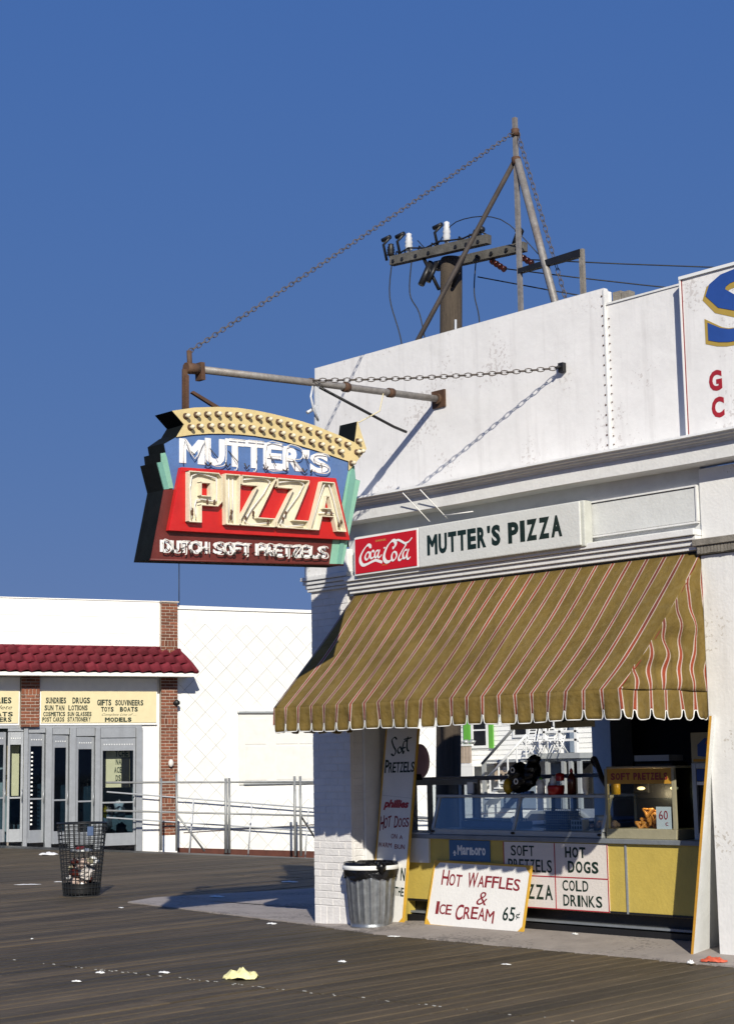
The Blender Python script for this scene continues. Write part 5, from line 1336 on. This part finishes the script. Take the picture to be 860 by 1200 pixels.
for x0, x1, a_ in ((.06,.43,-.10),(.56,.97,.15),(1.15,1.56,.15),(1.74,2.20,.12),(2.35,3.24,0)): 
    leaf(x0, x1, fz(x0)+.12*0+.02+(2.705-2.62-fz(x0)*0-.08)*0, a_)
for x0, x1 in ((-.5,.04),(-1.1,-.55),(-1.7,-1.15)): leaf(x0, x1, .02, .15)
for x0, x1 in ((.06,.43),(.56,.97),(1.15,1.56),(1.74,2.20),(2.35,3.24)):
    MB().box(x0,x1,.0,.05,2.62+fz(x0)+.02,2.704).build('transom', 'alu', fs)
MB().box(-9,3.4,.5,.9,-.4,.0+.0).build('threshold', 'concrete', fs)
# room behind the glass
MB().box(-9,3.86,1.6,1.7,-.6,2.75).build('inner_wall', 'teal', fs); MB().box(3.42,3.86,.05,.08,-.6,2.76).build('side_light', 'farwhite2', fs)
MB().box(-9,3.86,.31,3.0,2.76,2.80).build('inner_ceiling', 'dark', fs); MB().box(-9,3.86,.1,3.0,-.62,-.45).build('inner_floor', 'black', fs)
nb = MB().box(2.45,3.20,.35,.37,1.25,2.42).build('inner_board', 'cream', fs)
mb = MB()
for s_, a_, b_, z0, z1 in (('ELTI',2.80,3.16,2.22,2.38),('TCHE',2.82,3.16,2.0,2.16),('NA',2.84,2.98,1.80,1.95),('ACE',2.80,3.0,1.60,1.75),('DS',2.84,2.97,1.40,1.55),('R',.10,.2,1.45,1.6)): letters(mb, s_, a_, b_, z0, z1, .349, bold=.03)
mb.build('lettering', 'ink', nb)
MB().box(2.46,2.58,.33,.345,1.26,2.2).build('shade_strip', 'black', nb); MB().box(2.98,3.19,.33,.345,1.26,1.98).build('shade_strip', 'black', nb)
MB().box(.06,.42,.35,.37,1.1,2.3).build('inner_board', 'cream', fs)
for k in range(6): MB().blob((random.uniform(2.5,3.1),.6,.25+random.uniform(0,.5)),.13,(1,1,1.3),8,6,.3).build('window_goods', random.choice(['must','casew','trashmix','farwhite2']), fs)
mb = MB()
for k in range(18): mb.box(.63,.68,.03,.045,.4+k*.10,.44+k*.10)
mb.build('door_studs', 'boxw', fs)
# antenna on the roof
an = MB(); an.cyl((0,0,0),(0,0,1.75),.014,n=6); an.cyl((-.45,0,1.68),(.45,.0,1.62),.008,n=5)
tag(an.build('antenna', 'wire', loc=(-20.6,13.6,5.3)), 'thin black television antenna on the white shop roof below the neon sign', 'antenna')

# ============================================================ RAILINGS (local frame of the far shop)
ra = thing('ramp_railing', 'grey pipe railing with paired posts along the ramp in front of the white wall', 'railing', FP, FA)
fz2 = lambda s_: dip(FP[1]+s_*math.sin(FA)-.618)
def post(x, z1, r=.032): MB().cyl((x, -2, fz2(x)-.02), (x, -2, z1), r, n=10).build('post', 'rail', ra)
for x, z1 in ((3.244,1.47),(3.63,1.57),(4.87,1.43),(4.955,1.44),(6.66,1.45),(6.81,1.45),(8.6,1.45),(8.75,1.45)): post(x, z1, r=.032 if x > 4.2 else .027)
def rail_(a_, b_, r=.022, mat='rail', y=-2.0): MB().tube([(a_[0], y, a_[1]), (b_[0], y, b_[1])], r, 8).build('rail', mat, ra)
rail_((1.91,1.386),(11,1.25), .025); rail_((1.915,.744),(11,.29), .023)
rail_((2.47,1.149),(12,.22), .019, 'rail2', -.14); rail_((2.47,.533),(12,-.34), .019, 'rail2', -.14)
for x in (4.62,6.18,7.74): MB().cyl((x+.08,-.14,.94-.097*(x-4.6)),(x-.03,-.14,fz(x)-.05),.018,n=8).build('baluster', 'raillt', ra)
MB().cyl((3.65,-2,.59),(4.33,-2,fz2(4.33)),.023,n=8).build('brace', 'rail', ra)
MB().cyl((6.80,-2,.51),(7.5,-2,fz2(7.5)),.025,n=8).build('brace', 'black', ra)

# ============================================================ HOUSES BEHIND
def clap(x0, x1, z0, z1, y, par, mat='farwhite2', h=.16):
    """clapboard siding: one wall with lapped boards as pieces"""
    w = MB().box(x0,x1,y+.02,y+6,z0,z1).build('wall', mat, par); bme = MB()
    bme.hexa([(0,0,0),(1,0,0),(1,.6,1),(0,.6,1)],[(0,1,0),(1,1,0),(1,1,1),(0,1,1)])
    me = bpy.data.meshes.new('clapboard_mesh'); me.from_pydata(bme.v, [], bme.f); me.materials.append(M[mat]); me.update()
    z = z0
    while z+h <= z1: piece('clapboard', me, None, w, (x0, y-.015, z), (x1-x0, .035, h)); z += h
    return w
def hwin(par, x0, x1, z0, z1, y, mull=1):
    f = MB(); f.box(x0-.09,x1+.09,y-.07,y-.02,z0-.09,z0); f.box(x0-.09,x1+.09,y-.07,y-.02,z1,z1+.09); f.box(x0-.09,x0,y-.07,y-.02,z0,z1); f.box(x1,x1+.09,y-.07,y-.02,z0,z1)
    for k in range(1, mull): xm = x0+(x1-x0)*k/mull; f.box(xm-.05,xm+.05,y-.065,y-.02,z0,z1)
    f.box(x0,x1,y-.055,y-.03,(z0+z1)/2-.025,(z0+z1)/2+.025)
    o = f.build('window', 'boxw', par); MB().box(x0,x1,y-.04,y-.02,z0,z1).build('pane', 'black', o); return o
h1 = thing('left_house', 'white clapboard house with bright green shuttered window and small balcony', 'house', (0,30,0))
clap(-29.5,-24.72,-.9,5.2,0,h1)
MB().hexa([(-29.8,-.5,5.2),(-24.4,-.5,5.2),(-24.4,3.2,7.2),(-29.8,3.2,7.2)],[(-29.8,-.5,5.3),(-24.4,-.5,5.3),(-24.4,3.2,7.3),(-29.8,3.2,7.3)]).build('roof', 'rust', h1)
hwin(h1,-25.75,-25.15,2.3,3.35,0)
MB().box(-26.16,-25.88,-.10,-.04,2.2,3.4).build('shutter', 'green', h1); MB().box(-24.98,-24.80,-.10,-.04,2.2,3.4).build('shutter', 'green', h1)
bl = MB().box(-27.2,-24.75,-1.2,0,1.60,1.70).build('balcony', 'farwhite2', h1)
for k in range(13): MB().box(-26.6+k*.14,-26.50+k*.14,-1.2,-1.14,1.71,2.28).build('baluster', 'latt', bl)
MB().box(-27.2,-24.75,-1.22,-1.12,2.285,2.34).build('balcony_rail', 'farwhite2', bl)
MB().box(-27.2,-24.72,-1.2,-1.14,-.9,1.595).build('lower_wall', 'farwhite2', h1)
for k in range(5): MB().blob((-26.2+k*.3,-.9,2.42),.12,(1.2,1,.6),7,5,.3).build('porch_chair', 'casew', h1)
h2 = thing('middle_house', 'white clapboard house with triple window, outside stair and white porch', 'house', (0,30,0))
clap(-24.70,-20.3,-.9,5.6,0,h2)
MB().hexa([(-24.8,-.5,5.6),(-20.0,-.5,5.6),(-20.0,3.2,7.6),(-24.8,3.2,7.6)],[(-24.8,-.5,5.7),(-20.0,-.5,5.7),(-20.0,3.2,7.7),(-24.8,3.2,7.7)]).build('roof', 'rust', h2)
hwin(h2,-23.85,-22.15,2.62,3.6,0,3)
MB().box(-24.6,-20.4,-.8,-.02,1.72,1.80).build('deck_edge', 'casew', h2)
MB().box(-24.4,-22.9,-.5,-.03,1.1,1.70).build('lattice', 'latt', h2)
for k in range(5): MB().box(-24.2+k*.28,-24.05+k*.28,-.53,-.505,1.12,1.35).build('lattice_slot', 'dark', h2)
MB().box(-24.55,-23.0,-.06,-.025,.2,1.05).build('under_porch', 'skyblue', h2)
for x in (-24.5,-21.72,-21.05,-20.75,-20.4): MB().box(x-.06,x+.06,-.95,-.83,-.9,1.72).build('porch_post', 'casew', h2)
MB().box(-21.6,-21.15,-.20,-.03,.1,1.66).build('dark_doorway', 'dark', h2); MB().box(-20.95,-20.5,-.20,-.03,.1,1.66).build('dark_doorway', 'dark', h2); MB().box(-22.2,-21.8,-.20,-.03,.1,1.66).build('dark_doorway', 'skyblue', h2)
MB().box(-22.0,-20.3,-1.0,-.02,1.81,1.98).build('porch_floor', 'casew', h2)
pr_ = MB(); 
for x in (-21.75,-20.45,-21.1): pr_.box(x-.05,x+.05,-1.0,-.9,1.98,3.6)
pr_.box(-21.9,-20.35,-1.0,-.92,2.35,2.42); pr_.box(-21.9,-20.35,-1.0,-.92,2.62,2.69); pr_.build('porch_rail', 'boxw', h2)
MB().box(-21.65,-21.25,-.08,-.02,2.0,3.4).build('porch_door', 'skyblue', h2)
for k in range(4):
    cx = -22.35+k*.42; c_ = MB()
    for dx in (-.15,.15):
        c_.tube([(cx+dx,-1.25,1.98),(cx+dx,-.95,2.40),(cx+dx,-.80,2.85)], .022, 5); c_.tube([(cx+dx,-.80,1.98),(cx+dx,-1.2,2.40)], .022, 5)
    for q in range(4): c_.box(cx-.15,cx+.15,-.95+q*.04,-.94+q*.04,2.45+q*.10,2.51+q*.10)
    c_.box(cx-.15,cx+.15,-1.22,-.95,2.36,2.39); c_.build('porch_chair', 'boxw', h2)
stp = MB().hexa([(-23.9,-1.6,.35),(-22.0,-1.6,1.80),(-22.0,-1.6,1.95),(-23.9,-1.6,.50)],[(-23.9,-1.0,.35),(-22.0,-1.0,1.80),(-22.0,-1.0,1.95),(-23.9,-1.0,.50)]).build('stair', 'casew', h2)
for k in range(9): MB().box(-23.8+k*.205,-23.55+k*.205,-1.65,-1.0,.56+k*.158,.60+k*.158).build('stair_tread', 'boxw', stp)
for dz, dx in ((.75,0),(1.30,-.55)): MB().tube([(-23.75+dx*.3,-1.62,.45+dz*.95),(-21.95+dx*.3,-1.62,1.85+dz*.95)], .045, 6).build('stair_rail', 'boxw' if dx == 0 else 'rail', stp)
for k in range(5): MB().box(-23.6+k*.4,-23.56+k*.4,-1.64,-1.6,.6+k*.31,1.35+k*.31).build('stair_baluster', 'boxw', stp)
h3 = thing('grey_house', 'blue grey plain house wall at the right of the porch', 'house', (0,31,0))
clap(-20.1,-15,-.9,6,0,h3,'skyblue')
pk = thing('parked_car', 'dark parked car seen through the stand, low windows and roof', 'car', (-14.3,21.6,dip(21.6)), rz=R(0))
mb = MB(); pf = [(-2.3,.35),(-2.3,.75),(-1.5,.90),(-.9,1.36),(.8,1.38),(1.5,.95),(2.25,.86),(2.3,.35)]
mb.prism(pf, -.85, .85); mb.build('body', 'rail', pk, bevel=.06, seg=3)
for s_ in (-.86,.855): MB().prism([(-1.25,.93),(-.82,1.28),(.72,1.30),(1.25,.96)], s_, s_+.006).build('window', 'black', pk)
for x in (-1.4,1.4):
    for y in (-.88,.70): MB().cyl((x,y,.31),(x,y+.18,.31),.31,n=18).build('wheel', 'black', pk)
for y in (-.6,.6): MB().blob((2.28,y,.66),.09,(.5,1,1)).build('headlight', 'boxw', pk)
# extra street-side buildings to the right, hidden by the stand from here but part of the block
nb_ = thing('neighbour_building', 'white neighbouring shop wall continuing the block beyond the right pier', 'building', (0,0,0))
MB().box(9.01,16,.05,9,0,4.2).build('wall', 'white', nb_)
